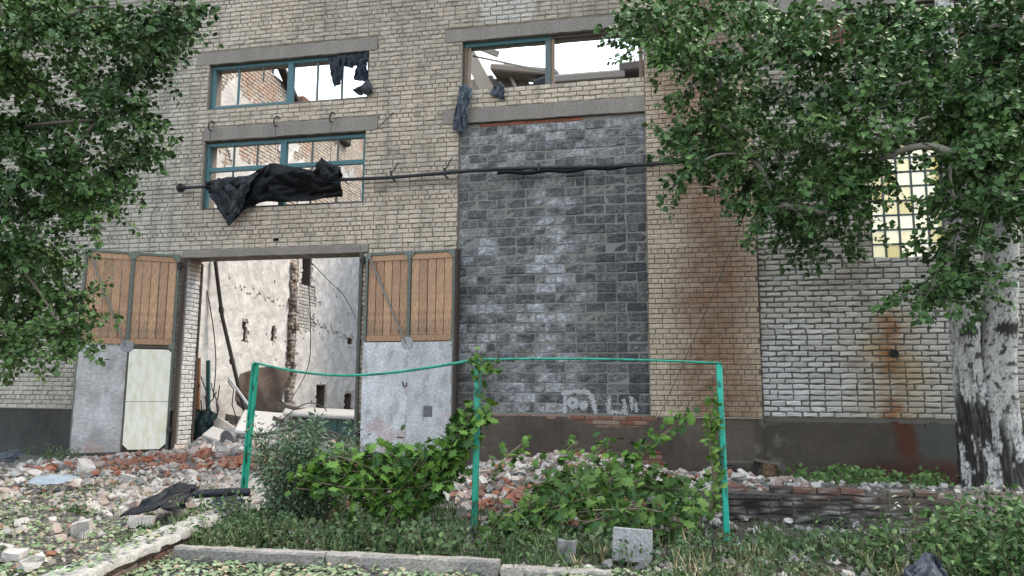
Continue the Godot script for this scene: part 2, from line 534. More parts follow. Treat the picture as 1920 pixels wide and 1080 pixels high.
func col_right(u: float, v: float, tone: float) -> Color:
	var c := Color(0.56, 0.535, 0.47)
	c = c.lerp(Color(0.68, 0.67, 0.64), sm(3.2, 1.8, v) * sm(3.4, 2.0, u))
	c = c.lerp(Color(0.37, 0.33, 0.27), sm(2.8, 4.2, v) * 0.55)
	c *= 1.0 + 0.15 * tone + 0.10 * nz(u, v, 0.6, 5.0)
	var s := sm(0.85, 0.05, absf(u - 3.92 - 0.12 * nz(1.0, v, 0.9))) * sm(3.3, 2.7, v)
	c = c.lerp(Color(0.46, 0.31, 0.12), 0.85 * s * (0.6 + 0.4 * nz(u, v, 1.0, 8.0)))
	var s2 := sm(0.26, 0.06, absf(u - 3.86 - 0.07 * nz(4.0, v, 1.6))) * sm(3.1, 2.8, v)
	c = c.lerp(Color(0.32, 0.125, 0.03), 0.9 * s2 * clampf(0.65 + 0.8 * nz(u, v, 1.4, 1.0), 0.0, 1.0))
	c = c.lerp(Color(0.30, 0.24, 0.17), 0.5 * sm(0.4, 0.7, nz(u, v, 0.7, 77.0)))
	if tone > 0.9975:
		c = Color(0.30, 0.10, 0.06)
	return c

func col_block(u: float, v: float, tone: float) -> Color:
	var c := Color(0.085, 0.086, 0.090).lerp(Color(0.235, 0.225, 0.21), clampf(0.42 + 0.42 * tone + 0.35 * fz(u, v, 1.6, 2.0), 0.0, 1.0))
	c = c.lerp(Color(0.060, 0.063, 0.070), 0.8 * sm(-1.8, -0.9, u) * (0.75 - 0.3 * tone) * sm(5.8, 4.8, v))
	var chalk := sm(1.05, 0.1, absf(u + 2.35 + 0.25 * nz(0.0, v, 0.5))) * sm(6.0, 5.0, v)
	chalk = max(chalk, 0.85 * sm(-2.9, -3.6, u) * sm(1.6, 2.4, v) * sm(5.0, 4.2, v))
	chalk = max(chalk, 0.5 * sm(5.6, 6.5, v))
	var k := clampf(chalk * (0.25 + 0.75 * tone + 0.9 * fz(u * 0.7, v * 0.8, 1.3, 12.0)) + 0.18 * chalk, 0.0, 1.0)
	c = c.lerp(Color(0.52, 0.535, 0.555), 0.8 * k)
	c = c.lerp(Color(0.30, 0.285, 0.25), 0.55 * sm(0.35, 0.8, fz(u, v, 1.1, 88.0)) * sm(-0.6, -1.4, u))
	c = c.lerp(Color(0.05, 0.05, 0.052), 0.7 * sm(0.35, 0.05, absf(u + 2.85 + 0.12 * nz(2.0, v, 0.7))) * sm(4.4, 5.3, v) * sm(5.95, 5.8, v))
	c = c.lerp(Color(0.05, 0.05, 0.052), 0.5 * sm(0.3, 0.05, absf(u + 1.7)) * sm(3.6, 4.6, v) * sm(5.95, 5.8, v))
	return c

func col_side(u: float, v: float, tone: float) -> Color:
	var c := Color(0.72, 0.63, 0.54) * (1.0 + 0.12 * tone)
	var red := sm(0.25, 0.8, nz(u, v, 0.45, 20.0) + 0.5 * sm(8.6, 10.0, v) - 0.1 + 0.4 * tone)
	return c.lerp(Color(0.55, 0.32, 0.20) * (1.0 + 0.2 * tone), red * 0.6)

func window_bar(mb: MB, x0: float, y0: float, x1: float, y1: float, z: float, deep: float, col: Color) -> void:
	mb.box(Vector3((x0 + x1) / 2, (y0 + y1) / 2, z), Vector3(x1 - x0, y1 - y0, deep), 0.006, col)

func build_factory() -> Node3D:
	var f := thing("factory_building", "ruined two-storey brick factory hall with blown-out windows and open gate", "building")
	var mortar := Color(0.235, 0.20, 0.16)
	var id := Transform3D()
	# --- the tan facade with its openings
	var mb := MB.new()
	var holes := facade_open.duplicate()
	holes.append(Rect2(-8.29, 4.67, 0.12, 0.09))
	core(mb, id, -19.0, -0.35, 0.0, 11.8, -0.5, -0.012, holes, mortar)
	var wall := put("facade_wall", mb, M.mortar, f)
	var lintels: Array = [Rect2(-10.40, 8.80, 4.36, 0.29), Rect2(-10.12, 7.0, 4.14, 0.31), Rect2(-4.50, 8.81, 4.05, 0.27), Rect2(-4.53, 7.01, 4.20, 0.31), Rect2(-10.46, 4.35, 4.36, 0.18)]
	lay(wall, {"u0": -19.0, "u1": -0.35, "v0": 1.03, "v1": 11.8, "L": 0.26, "H": 0.1, "joint": 0.017, "z": 0.0, "rough": 0.0065, "deep": 0.03, "head": 6, "seed": 21, "col": col_facade, "mat": M.brick, "open": holes + lintels, "pick": Rect2(-9.9, 2.0, 5.8, 5.0), "most": 300, "called": "brick", "rest": "brick_courses"})
	var names := 0
	for l in lintels:
		var r: Rect2 = l
		names += 1
		put("lintel", beam(r.position.x, r.end.x, r.position.y, r.end.y, -0.48, 0.018, Color(0.235, 0.21, 0.185), 30 + names), M.concrete, f)
	# reveals of the openings, seen from the right
	for o in [facade_open[0], facade_open[1], facade_open[2]]:
		var rv := MB.new()
		var t := Transform3D(Basis(Vector3(0, 0, -1), Vector3.UP, Vector3(1, 0, 0)), Vector3(o.position.x, 0, 0))
		core(rv, t, 0.005, 0.48, o.position.y, o.end.y, -0.01, 0.004, [], Color(0.30, 0.26, 0.22))
		put("window_reveal", rv, M.mortar, f)
	# white brick jamb of the gate
	var jt := Transform3D(Basis(Vector3(0, 0, -1), Vector3.UP, Vector3(1, 0, 0)), Vector3(-10.36, 0, 0))
	var jm := MB.new()
	core(jm, jt, 0.01, 0.56, 0.0, 4.35, -0.02, 0.008, [], Color(0.2, 0.18, 0.16))
	var jamb := put("gate_jamb", jm, M.mortar, f)
	lay(jamb, {"u0": 0.05, "u1": 0.56, "v0": 0.1, "v1": 4.34, "L": 0.26, "H": 0.1, "joint": 0.014, "xf": jt, "z": 0.022, "rough": 0.006, "deep": 0.03, "seed": 4, "mat": M.brick, "called": "brick", "rest": "brick_courses", "most": 90, "pick": Rect2(0, 0, 1, 5), "col": func(_u, v, t): return (Color(0.62, 0.60, 0.57) * (1.0 + 0.1 * t)).lerp(Color(0.36, 0.24, 0.16), sm(3.8, 4.2, v) * 0.8)})
	# --- dark block infill
	mb = MB.new()
	core(mb, id, -4.17, -0.352, 1.0, 7.0, -0.45, -0.059, [], Color(0.30, 0.29, 0.265))
	var infill := put("block_infill", mb, M.mortar, f)
	infill.set_meta("label", "dark grey cinder block infill streaked with chalky white")
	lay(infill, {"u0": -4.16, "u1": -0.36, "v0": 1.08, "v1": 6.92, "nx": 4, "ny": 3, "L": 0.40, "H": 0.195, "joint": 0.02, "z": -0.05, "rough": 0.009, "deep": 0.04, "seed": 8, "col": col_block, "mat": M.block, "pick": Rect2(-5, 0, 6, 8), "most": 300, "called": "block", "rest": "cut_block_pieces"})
	lay(infill, {"u0": -3.75, "u1": -1.6, "v0": 6.925, "v1": 7.0, "L": 0.26, "H": 0.075, "joint": 0.012, "z": -0.045, "rough": 0.006, "deep": 0.04, "seed": 9, "col": func(_u, _v, t): return Color(0.36, 0.12, 0.065) * (1.0 + 0.2 * t), "mat": M.rough_brick, "pick": Rect2(-5, 0, 6, 8), "most": 20, "called": "red_brick", "rest": "red_brick_pieces"})
	# --- pilaster
	mb = MB.new()
	core(mb, id, -0.35, 1.66, 1.03, 11.0, -0.45, 0.030, [], Color(0.16, 0.12, 0.085))
	var pil := put("pilaster", mb, M.mortar, f)
	pil.set_meta("label", "tan brick pilaster with a broad brown rust streak")
	lay(pil, {"u0": -0.35, "u1": 1.66, "v0": 1.06, "v1": 11.0, "L": 0.255, "H": 0.096, "joint": 0.013, "z": 0.042, "rough": 0.0025, "deep": 0.03, "head": 6, "seed": 31, "col": col_pilaster, "mat": M.brick, "pick": Rect2(-0.4, 1.0, 2.1, 4.2), "most": 300, "called": "brick", "rest": "brick_courses"})
	mb = MB.new()
	core(mb, Transform3D(Basis(Vector3(0, 0, 1), Vector3.UP, Vector3(-1, 0, 0)), Vector3(-0.35, 0, 0)), -0.05, 0.035, 1.03, 11.0, 0.001, 0.006, [], Color(0.34, 0.28, 0.21))
	put("pilaster_side", mb, M.brick, f)
	# --- white right-hand wall with lattice window
	var ropen: Array = [Rect2(3.68, 3.93, 1.27, 2.2), Rect2(1.75, 7.75, 3.8, 1.05)]
	mb = MB.new()
	core(mb, id, 1.66, 9.0, 0.0, 11.0, -0.5, -0.050, ropen, Color(0.17, 0.155, 0.13))
	var rw := put("right_wall", mb, M.mortar, f)
	rw.set_meta("label", "rough whitish brick wall with wide dark joints")
	var rlint: Array = [Rect2(1.67, 7.02, 4.2, 0.29), Rect2(1.67, 8.8, 4.2, 0.29)]
	lay(rw, {"u0": 1.67, "u1": 9.0, "v0": 1.07, "v1": 11.0, "L": 0.272, "H": 0.1, "joint": 0.024, "z": -0.028, "rough": 0.011, "deep": 0.04, "seed": 41, "col": col_right, "mat": M.rough_brick, "open": ropen + rlint, "pick": Rect2(1.6, 1.0, 3.4, 2.95), "most": 300, "called": "brick", "rest": "brick_courses"})
	for l in rlint:
		put("lintel", beam(l.position.x, l.end.x, l.position.y, l.end.y, -0.48, -0.008, Color(0.24, 0.22, 0.19), 50 + int(l.position.y)), M.concrete, f)
	# --- plinth of cement render over brick
	for part in [[-19.0, -10.46, 0.05, 1], [-6.1, 1.66, 0.05, 2], [1.662, 9.0, 0.02, 3]]:
		var px0: float = part[0]
		var px1: float = part[1]
		var pz: float = part[2]
		mb = MB.new()
		core(mb, id, px0, px1, -0.2, 1.035 if part[3] != 3 else 1.0, -0.4, pz, [], Color(0.12, 0.105, 0.09))
		var pl := put("plinth", mb, M.mortar, f)
		if part[3] == 2:
			lay(pl, {"u0": -3.4, "u1": 0.3, "v0": 0.0, "v1": 1.04, "L": 0.26, "H": 0.088, "joint": 0.012, "z": pz + 0.012, "rough": 0.006, "deep": 0.02, "seed": 51, "col": func(_u, _v, t): return Color(0.26, 0.10, 0.06).lerp(Color(0.36, 0.26, 0.2), 0.5 + 0.5 * t), "mat": M.rough_brick, "pick": Rect2(-4, 0, 5, 2), "most": 0, "called": "brick", "rest": "brick_courses"})
		var rng := RandomNumberGenerator.new()
		rng.seed = 60
		var cm := MB.new()
		var keep := func(u: float, v: float) -> float:
			if part[3] == 1:
				return 1.0
			if part[3] == 3:
				return 1.03 - v + 0.06 * nz(u, 0.0, 1.2, 3.0) - 0.05
			var k := 1.0
			if u > -1.75 and u < -0.25:
				k = min(k, 0.98 - v - 0.12 * sm(-1.75, -1.35, u) * sm(-0.25, -0.6, u) + 0.05 * fz(u, v, 1.5))
			if u > -2.5 and u < -1.75:
				k = min(k, 1.0 - v + 0.04 * fz(u, v, 1.5))
			if u > -3.3 and u < 0.05:
				k = min(k, v - 0.34 * sm(-3.3, -2.5, u) * sm(0.05, -0.2, u) + 0.10 * fz(u, v, 1.1))
			return k
		var colf := func(u: float, v: float) -> Color:
			var c := Color(0.155, 0.122, 0.095)
			if u < -6.0:
				c = Color(0.085, 0.082, 0.077)
			c *= 1.0 + 0.3 * nz(u, v, 0.6, 4.0) + 0.14 * fz(u * 2.0, v * 0.5, 1.2, 4.0)
			if u > 1.5:
				c = c.lerp(Color(0.10, 0.085, 0.06), 0.6)
				c = c.lerp(Color(0.125, 0.13, 0.125), 0.8 * sm(0.5, 0.2, absf(u - 4.55)) * sm(0.3, 0.5, v))
				c = c.lerp(Color(0.14, 0.04, 0.018), 0.9 * sm(0.24, 0.08, absf(u - 4.06 + 0.15 * (v - 0.5))) * sm(0.2, 0.5, v))
				c = c.lerp(Color(0.10, 0.036, 0.02), 0.85 * sm(2.8, 3.8, u) * sm(0.5, 0.2, v))
				c = c.lerp(Color(0.3, 0.28, 0.26), 0.5 * sm(0.3, 0.7, fz(u, v, 0.9, 31.0)) * sm(2.3, 1.9, u))
			return c
		coat(cm, id, px0, px1, -0.1, 1.03, 0.045, pz + 0.03, keep, colf, rng, 0.005)
		put("render_coat", cm, M.render, pl)
		if part[3] < 3:
			var led := MB.new()
			led.box(Vector3((px0 + min(px1, 1.65)) / 2, 1.046, 0.028 if part[3] == 2 else 0.03), Vector3(px1 - px0, 0.024, 0.10), 0.004, Color(0.27, 0.235, 0.20))
			if part[3] == 1:
				put("ledge", led, M.concrete, pl)
			else:
				var l2 := MB.new()
				l2.box(Vector3(0.7, 1.046, 0.04), Vector3(1.9, 0.024, 0.12), 0.004, Color(0.30, 0.25, 0.20))
				put("ledge", l2, M.concrete, pl)
	build_windows(f)
	build_gate(f)
	build_inside(f)
	# chalky paint marks on the blocks, sprayed in small dabs
	var srng := RandomNumberGenerator.new()
	srng.seed = 91
	var figures := [[[[-2.02, 1.47], [-1.80, 1.50], [-1.52, 1.49], [-1.44, 1.36], [-1.38, 1.10]], [[-1.96, 1.42], [-1.98, 1.10]]], [[[-1.12, 1.40], [-1.13, 1.14]], [[-1.13, 1.12], [-0.78, 1.12]]], [[[-0.84, 1.36], [-0.82, 1.16]], [[-0.70, 1.40], [-0.70, 1.18]], [[-0.62, 1.30], [-0.60, 1.14]]]]
	for ring in [[-1.82, 1.29, 0.075], [-1.61, 1.24, 0.05]]:
		var pts := []
		for k in 15:
			pts.append([ring[0] + cos(TAU * k / 14.0) * ring[2], ring[1] + sin(TAU * k / 14.0) * ring[2] * 0.9])
		figures.append([pts])
	for n in figures.size():
		mb = MB.new()
		for s in figures[n]:
			for k in s.size() - 1:
				var a := Vector2(s[k][0], s[k][1])
				var b := Vector2(s[k + 1][0], s[k + 1][1])
				var faint := 1.0 if n != 1 and n != 2 else 0.5
				for q in int(a.distance_to(b) * 1000.0 * faint):
					var p := a.lerp(b, srng.randf()) + Vector2(srng.randfn(0.0, 0.021), srng.randfn(0.0, 0.021))
					var h := srng.randf_range(0.005, 0.012)
					var c := Color(0.74, 0.75, 0.76) * srng.randf_range(0.7, 1.0)
					var z := -0.036 + 0.0002 * (q % 20)
					mb.quad(Vector3(p.x - h, p.y - h, z), Vector3(p.x + h, p.y - h * 0.7, z), Vector3(p.x + h * 0.8, p.y + h, z), Vector3(p.x - h, p.y + h * 0.8, z), c)
		put("chalk_mark", mb, M.chalk, f).set_meta("kind", "stuff")
	# pipe stub in the rust stain
	mb = MB.new()
	mb.tube([Vector3(3.94, 2.22, -0.1), Vector3(3.94, 2.22, 0.0)], [0.072, 0.072], 18, Color(0.004, 0.004, 0.004))
	put("drain_hole", mb, M.rust, f)
	return f

func build_windows(f: Node3D) -> void:
	var teal := Color(0.045, 0.155, 0.175)
	var dull := Color(0.10, 0.13, 0.125)
	var z := -0.14
	# upper left: two sashes of three lights
	var fr := MB.new()
	var y0 := 7.76
	var y1 := 8.79
	window_bar(fr, -10.08, y1 - 0.075, -6.24, y1, z, 0.09, teal)
	window_bar(fr, -10.08, y0, -8.16, y0 + 0.07, z, 0.09, teal)
	window_bar(fr, -8.06, y0, -6.24, y0 + 0.05, z, 0.09, Color(0.13, 0.11, 0.09))
	window_bar(fr, -10.08, y0 + 0.07, -9.995, y1 - 0.075, z, 0.09, teal)
	window_bar(fr, -6.29, y0 + 0.05, -6.24, y1 - 0.075, z, 0.09, Color(0.12, 0.12, 0.11))
	var w := put("window", fr, M.paint, f)
	w.set_meta("label", "upper left teal window frame without glass")
	var b := MB.new()
	window_bar(b, -8.185, y0, -8.05, y1 - 0.076, z + 0.004, 0.11, teal)
	put("mullion", b, M.paint, w)
	for q in [[-9.41, 0.07, teal], [-7.48, 0.05, dull], [-6.89, 0.05, dull]]:
		b = MB.new()
		window_bar(b, q[0] - 0.02, y0 + q[1], q[0] + 0.02, y1 - 0.076, z, 0.05, q[2])
		put("glazing_bar", b, M.paint, w)
	b = MB.new()
	window_bar(b, -8.82, 8.36, -8.79, y1 - 0.076, z, 0.04, dull)
	put("glazing_bar", b, M.paint, w)
	b = MB.new()
	window_bar(b, -9.99, y0 + 0.07, -8.19, y0 + 0.10, z, 0.06, Color(0.3, 0.3, 0.28))
	put("sill_strip", b, M.paint, w)
	# lower left: transom, six lights above and six below
	fr = MB.new()
	y0 = 5.44
	y1 = 6.97
	window_bar(fr, -10.09, y1 - 0.075, -6.26, y1, z, 0.09, teal)
	window_bar(fr, -10.09, y0, -6.26, y0 + 0.05, z, 0.09, Color(0.11, 0.10, 0.09))
	window_bar(fr, -10.09, y0 + 0.05, -10.01, y1 - 0.075, z, 0.09, teal)
	window_bar(fr, -6.33, y0 + 0.05, -6.26, y1 - 0.075, z, 0.09, teal)
	w = put("window", fr, M.paint, f)
	w.set_meta("label", "lower left teal window frame with transom and no glass")
	b = MB.new()
	window_bar(b, -8.27, y0 + 0.05, -8.13, y1 - 0.076, z + 0.004, 0.11, teal)
	put("mullion", b, M.paint, w)
	for s in [[-10.01, -8.27], [-8.13, -6.33]]:
		b = MB.new()
		window_bar(b, s[0], 6.31, s[1], 6.41, z, 0.08, teal)
		put("transom", b, M.paint, w)
		for k in [1, 2]:
			var x: float = lerpf(s[0], s[1], k / 3.0)
			for yy in [[y0 + 0.05, 6.31], [6.41, y1 - 0.076]]:
				b = MB.new()
				window_bar(b, x - 0.017, yy[0], x + 0.017, yy[1], z, 0.05, dull)
				put("glazing_bar", b, M.paint, w)
	# upper right: bare frame, brown wood showing
	fr = MB.new()
	y0 = 7.75
	y1 = 8.82
	var brown := Color(0.17, 0.11, 0.07)
	window_bar(fr, -4.11, y1 - 0.10, -2.25, y1, z, 0.09, teal)
	window_bar(fr, -2.25, y1 - 0.07, -0.38, y1, z, 0.09, Color(0.10, 0.085, 0.07))
	window_bar(fr, -4.11, y0, -4.04, y1 - 0.10, z, 0.09, brown)
	window_bar(fr, -4.02, y0, -3.97, y1 - 0.10, z, 0.07, Color(0.27, 0.17, 0.1))
	window_bar(fr, -0.46, y0, -0.38, y1 - 0.07, z, 0.09, brown)
	w = put("window", fr, M.paint, f)
	w.set_meta("label", "upper right window frame with bare brown jambs")
	b = MB.new()
	window_bar(b, -2.37, y0, -2.25, y1 - 0.10, z + 0.004, 0.10, Color(0.09, 0.12, 0.12))
	window_bar(b, -2.245, y0, -2.18, y1 - 0.072, z, 0.08, Color(0.25, 0.15, 0.085))
	put("mullion", b, M.paint, w)
	b = MB.new()
	b.bar(Vector3(-4.0, 8.66, z - 0.25), Vector3(-2.3, 8.13, z - 0.2), 0.035, 0.03, Color(0.35, 0.33, 0.3))
	put("loose_bar", b, M.paint, w)
	# lattice window of small yellow panes
	fr = MB.new()
	window_bar(fr, 3.68, 3.93, 4.95, 3.97, -0.16, 0.08, Color(0.07, 0.10, 0.10))
	window_bar(fr, 3.68, 6.09, 4.95, 6.13, -0.16, 0.08, Color(0.07, 0.10, 0.10))
	window_bar(fr, 3.68, 3.97, 3.72, 6.09, -0.16, 0.08, Color(0.07, 0.10, 0.10))
	window_bar(fr, 4.91, 3.97, 4.95, 6.09, -0.16, 0.08, Color(0.07, 0.10, 0.10))
	w = put("window", fr, M.paint, f)
	w.set_meta("label", "lattice window of small yellowish glass panes")
	for k in range(1, 5):
		b = MB.new()
		var x := 3.70 + k * 0.246
		window_bar(b, x - 0.015, 3.97, x + 0.015, 6.09, -0.16, 0.06, Color(0.08, 0.11, 0.11))
		put("glazing_bar", b, M.paint, w)
	for j in range(1, 8):
		b = MB.new()
		var y := 3.95 + j * 0.27
		window_bar(b, 3.72, y - 0.015, 4.91, y + 0.015, -0.155, 0.052, Color(0.08, 0.11, 0.11))
		put("glazing_bar", b, M.paint, w)
	for k in 5:
		for j in 8:
			b = MB.new()
			b.box(Vector3(3.70 + (k + 0.5) * 0.246, 3.95 + (j + 0.5) * 0.27, -0.165), Vector3(0.235, 0.258, 0.012), 0.002, Color(1, 1, 1))
			put("pane", b, [M.pane, M.pane_pale, M.pane, M.pane_dirty, M.pane_pale][(k * 3 + j * 7 + k * j) % 5], w)
	# boarded window behind the poplar
	fr = MB.new()
	window_bar(fr, 1.76, 7.76, 1.84, 8.79, -0.14, 0.09, Color(0.05, 0.045, 0.04))
	window_bar(fr, 1.84, 8.72, 5.54, 8.79, -0.14, 0.09, Color(0.05, 0.045, 0.04))
	window_bar(fr, 1.84, 7.76, 5.54, 7.82, -0.14, 0.09, Color(0.05, 0.045, 0.04))
	w = put("window", fr, M.paint, f)
	w.set_meta("label", "boarded window behind the poplar crown")
	for k in 4:
		b = MB.new()
		window_bar(b, 1.85 + k * 0.925, 7.83, 1.85 + (k + 1) * 0.925 - 0.012, 8.71, -0.16, 0.03, Color(0.16, 0.085, 0.055))
		put("board", b, M.old_wood, w)

func gate_leaf(f: Node3D, at: Vector3, turn: float, W: float, H: float, mirrored: bool, label: String) -> void:
	var steel := Color(0.115, 0.14, 0.115)
	var dark := Color(0.075, 0.06, 0.05)
	var split := 2.28
	var fr := MB.new()
	var post := 0.055
	fr.box(Vector3(post / 2, H / 2, 0), Vector3(post, H, 0.09), 0.006, steel)
	fr.box(Vector3(W - post / 2, H / 2, 0), Vector3(post, H, 0.09), 0.006, steel)
	fr.box(Vector3(W / 2, H - post / 2, 0.002), Vector3(W - 2 * post, post, 0.085), 0.006, steel)
	fr.box(Vector3(W / 2, post / 2, 0.002), Vector3(W - 2 * post, post, 0.085), 0.006, dark)
	fr.box(Vector3(W / 2, (H + split) / 2, 0.003), Vector3(0.065, H - split - post, 0.08), 0.006, steel)
	var leaf := put("gate_leaf", fr, M.paint, f, at)
	leaf.rotation.y = turn
	leaf.set_meta("label", label)
	var rng := RandomNumberGenerator.new()
	rng.seed = 70 + int(mirrored)
	# planks
	for side in 2:
		var x0 := post if side == 0 else W / 2 + 0.033
		var x1 := W / 2 - 0.033 if side == 0 else W - post
		var yb := split + 0.02
		var yt := H - post
		var ends := [[yb, yb + 0.12], [yt - 0.12, yt]]
		for e in ends:
			var rb := MB.new()
			rb.box(Vector3((x0 + x1) / 2, (e[0] + e[1]) / 2, 0.012), Vector3(x1 - x0 - 0.004, e[1] - e[0], 0.035), 0.006, Color(0.55, 0.32, 0.18) * rng.randf_range(0.75, 1.0))
			put("rail_board", rb, M.wood, leaf)
		var n := 5
		var w := (x1 - x0) / n
		for k in n:
			var pk := MB.new()
			var c := Color(0.60, 0.355, 0.205) * rng.randf_range(0.76, 1.05)
			var hh: float = ends[1][0] - ends[0][1] - 0.006
			var pc := []
			for q in 9:
				var wear := 0.82 + 0.18 * sm(0.0, 2.0, q) - 0.10 * sm(6.0, 8.0, q)
				var grey := rng.randf_range(0.0, 0.35) if q < 2 else rng.randf_range(0.0, 0.14)
				for e in 2:
					pc.append((c * wear * rng.randf_range(0.84, 1.06)).lerp(Color(0.20, 0.16, 0.12), grey))
			brick(pk, Vector3.ZERO, Basis(), w - 0.013, hh, 0.03, 0.0015, rng, pc, 2, 9)
			var px := x0 + (k + 0.5) * w + rng.randf_range(-0.003, 0.003)
			put("plank", pk, M.wood, leaf, Vector3(px, (ends[0][1] + ends[1][0]) / 2, rng.randf_range(0.006, 0.020)))
	# sheet metal below
	if not mirrored:
		var a := MB.new()
		sheet(a, 0.03, W / 2 + 0.01, 0.055, split - 0.015, 0.052, Color(0.41, 0.405, 0.40), 3.0, rng)
		put("metal_sheet", a, M.zinc, leaf)
		for q in [[0.10, 1.09], [1.10, split - 0.08]]:
			a = MB.new()
			var xa := W / 2 + 0.05
			var xb := W - 0.055
			var o := []
			var cut := 0.11
			var low: bool = q[0] < 0.5
			if low:
				o = [Vector2(xa + cut, q[0]), Vector2(xb - cut, q[0]), Vector2(xb, q[0] + cut), Vector2(xb, q[1]), Vector2(xa, q[1]), Vector2(xa, q[0] + cut)]
			else:
				o = [Vector2(xa, q[0]), Vector2(xb, q[0]), Vector2(xb, q[1] - 0.06), Vector2(xb - 0.06, q[1]), Vector2(xa + 0.03, q[1]), Vector2(xa, q[1] - 0.05)]
			slab_outline(a, o, 0.028, 0.046, Color(0.66, 0.645, 0.56))
			var pn := put("white_panel", a, M.panel, leaf)
			pn.set_meta("label", "off-white bevelled panel")
		a = MB.new()
		a.box(Vector3(W * 0.75, split / 2, 0.0), Vector3(W / 2 - post, split - 0.12, 0.04), 0.004, dark)
		put("backing_sheet", a, M.rust, leaf)
		a = MB.new()
		a.box(Vector3(W / 2 + 0.015, split / 2, 0.03), Vector3(0.05, split - 0.1, 0.05), 0.005, Color(0.15, 0.15, 0.145))
		put("stile", a, M.rust, leaf)
		a = MB.new()
		a.box(Vector3(W * 0.75, split - 0.03, 0.03), Vector3(W / 2 - post, 0.05, 0.04), 0.005, Color(0.10, 0.10, 0.09))
		put("mid_rail", a, M.rust, leaf)
	else:
		for k in 2:
			var a := MB.new()
			sheet(a, 0.012 + k * (W / 2 - 0.004), W / 2 + 0.012 if k == 0 else W - 0.03, 0.03, split - 0.0, 0.052 - 0.004 * k, Color(0.52, 0.53, 0.54) * (1.0 - 0.12 * k), 11.0 + k, rng)
			put("metal_sheet", a, M.zinc, leaf)
		var pt := MB.new()
		pt.box(Vector3(W * 0.74, 0.92, 0.056), Vector3(0.19, 0.21, 0.004), 0.002, Color(0.12, 0.12, 0.13))
		put("grey_patch", pt, M.zinc, leaf)
		pt = MB.new()
		pt.tube([Vector3(W / 2 - 0.08, 1.50, 0.06), Vector3(W / 2 - 0.04, 1.40, 0.085), Vector3(W / 2 + 0.02, 1.42, 0.085), Vector3(W / 2 + 0.01, 1.47, 0.06)], [0.012, 0.012, 0.012, 0.012], 6, Color(0.06, 0.05, 0.045))
		put("handle", pt, M.rust, leaf)
		var ed := MB.new()
		ed.box(Vector3(W + 0.03, H / 2, -0.02), Vector3(0.055, H, 0.16), 0.006, Color(0.07, 0.055, 0.05))
		put("edge_profile", ed, M.rust, leaf)
	# brace, hub, corner plates
	var br := MB.new()
	br.bar(Vector3(0.09, H - 0.07, 0.062), Vector3(W / 2 - 0.03, split - 0.02, 0.066), 0.035, 0.025, Color(0.19, 0.20, 0.18))
	put("brace", br, M.paint, leaf)
	var hb := MB.new()
	var disc := []
	for k in 14:
		disc.append(Vector2(W / 2 + 0.13 * cos(TAU * k / 14.0), split - 0.02 + 0.13 * sin(TAU * k / 14.0)))
	slab_outline(hb, disc, 0.056, 0.064, Color(0.33, 0.33, 0.33) if mirrored else Color(0.25, 0.25, 0.255))
	put("hub_plate", hb, M.zinc, leaf)
	for q in [[0.0, H, 1, -1], [W, H, -1, -1], [W / 2, H, 1, -2], [W, split, -1, 2]]:
		var gp := MB.new()
		var s: float = 0.15
		var o := []
		if q[3] == -1:
			o = [Vector2(q[0], q[1]), Vector2(q[0] + q[2] * s, q[1]), Vector2(q[0] + q[2] * s * 0.85, q[1] - s * 0.5), Vector2(q[0] + q[2] * 0.05, q[1] - s), Vector2(q[0], q[1] - s)]
		elif q[3] == -2:
			o = [Vector2(q[0] - s, q[1]), Vector2(q[0] - 0.035, q[1] - s), Vector2(q[0] + 0.035, q[1] - s), Vector2(q[0] + s, q[1])]
		else:
			o = [Vector2(q[0], q[1] - s * 0.8), Vector2(q[0], q[1] + s * 0.7), Vector2(q[0] - s * 0.9, q[1] + 0.01), Vector2(q[0] - s * 0.7, q[1] - s * 0.4)]
		slab_outline(gp, o, 0.047, 0.055, steel * 1.25)
		put("gusset_plate", gp, M.paint, leaf)

func sheet(mb: MB, x0: float, x1: float, y0: float, y1: float, z: float, col: Color, sd: float, rng: RandomNumberGenerator) -> void:
	var cf := func(u: float, v: float) -> Color:
		var c := col * (1.0 + 0.14 * nz(u, v, 1.1, sd) + 0.10 * fz(u * 2.0, v * 0.35, 1.0, sd))
		c = c.lerp(Color(0.20, 0.16, 0.13), 0.55 * sm(0.3, 0.0, v - y0) * (0.6 + 0.4 * fz(u, v, 1.0, sd)))
		c = c.lerp(Color(0.24, 0.13, 0.08), 0.6 * sm(0.05, 0.0, min(u - x0, x1 - u)) * sm(0.0, 0.6, fz(u, v, 0.8, sd + 3.0)))
		c = c.lerp(Color(0.40, 0.25, 0.22), 0.5 * sm(0.45, 0.9, nz(u, v, 0.9, sd + 30.0)) * sm(1.3, 0.6, v))
		c = c.lerp(Color(0.25, 0.24, 0.235), 0.5 * sm(0.45, 0.8, fz(u * 1.2, v * 0.6, 0.7, sd + 15.0)))
		return c.lerp(Color(0.66, 0.67, 0.68), 0.35 * sm(0.4, 0.9, fz(u, v * 0.5, 0.9, sd + 50.0)))
	coat(mb, Transform3D(Basis(), Vector3(0, 0, z)), x0, x1, y0, y1, 0.05, 0.006, func(_u, _v): return 1.0, cf, rng, 0.0022)

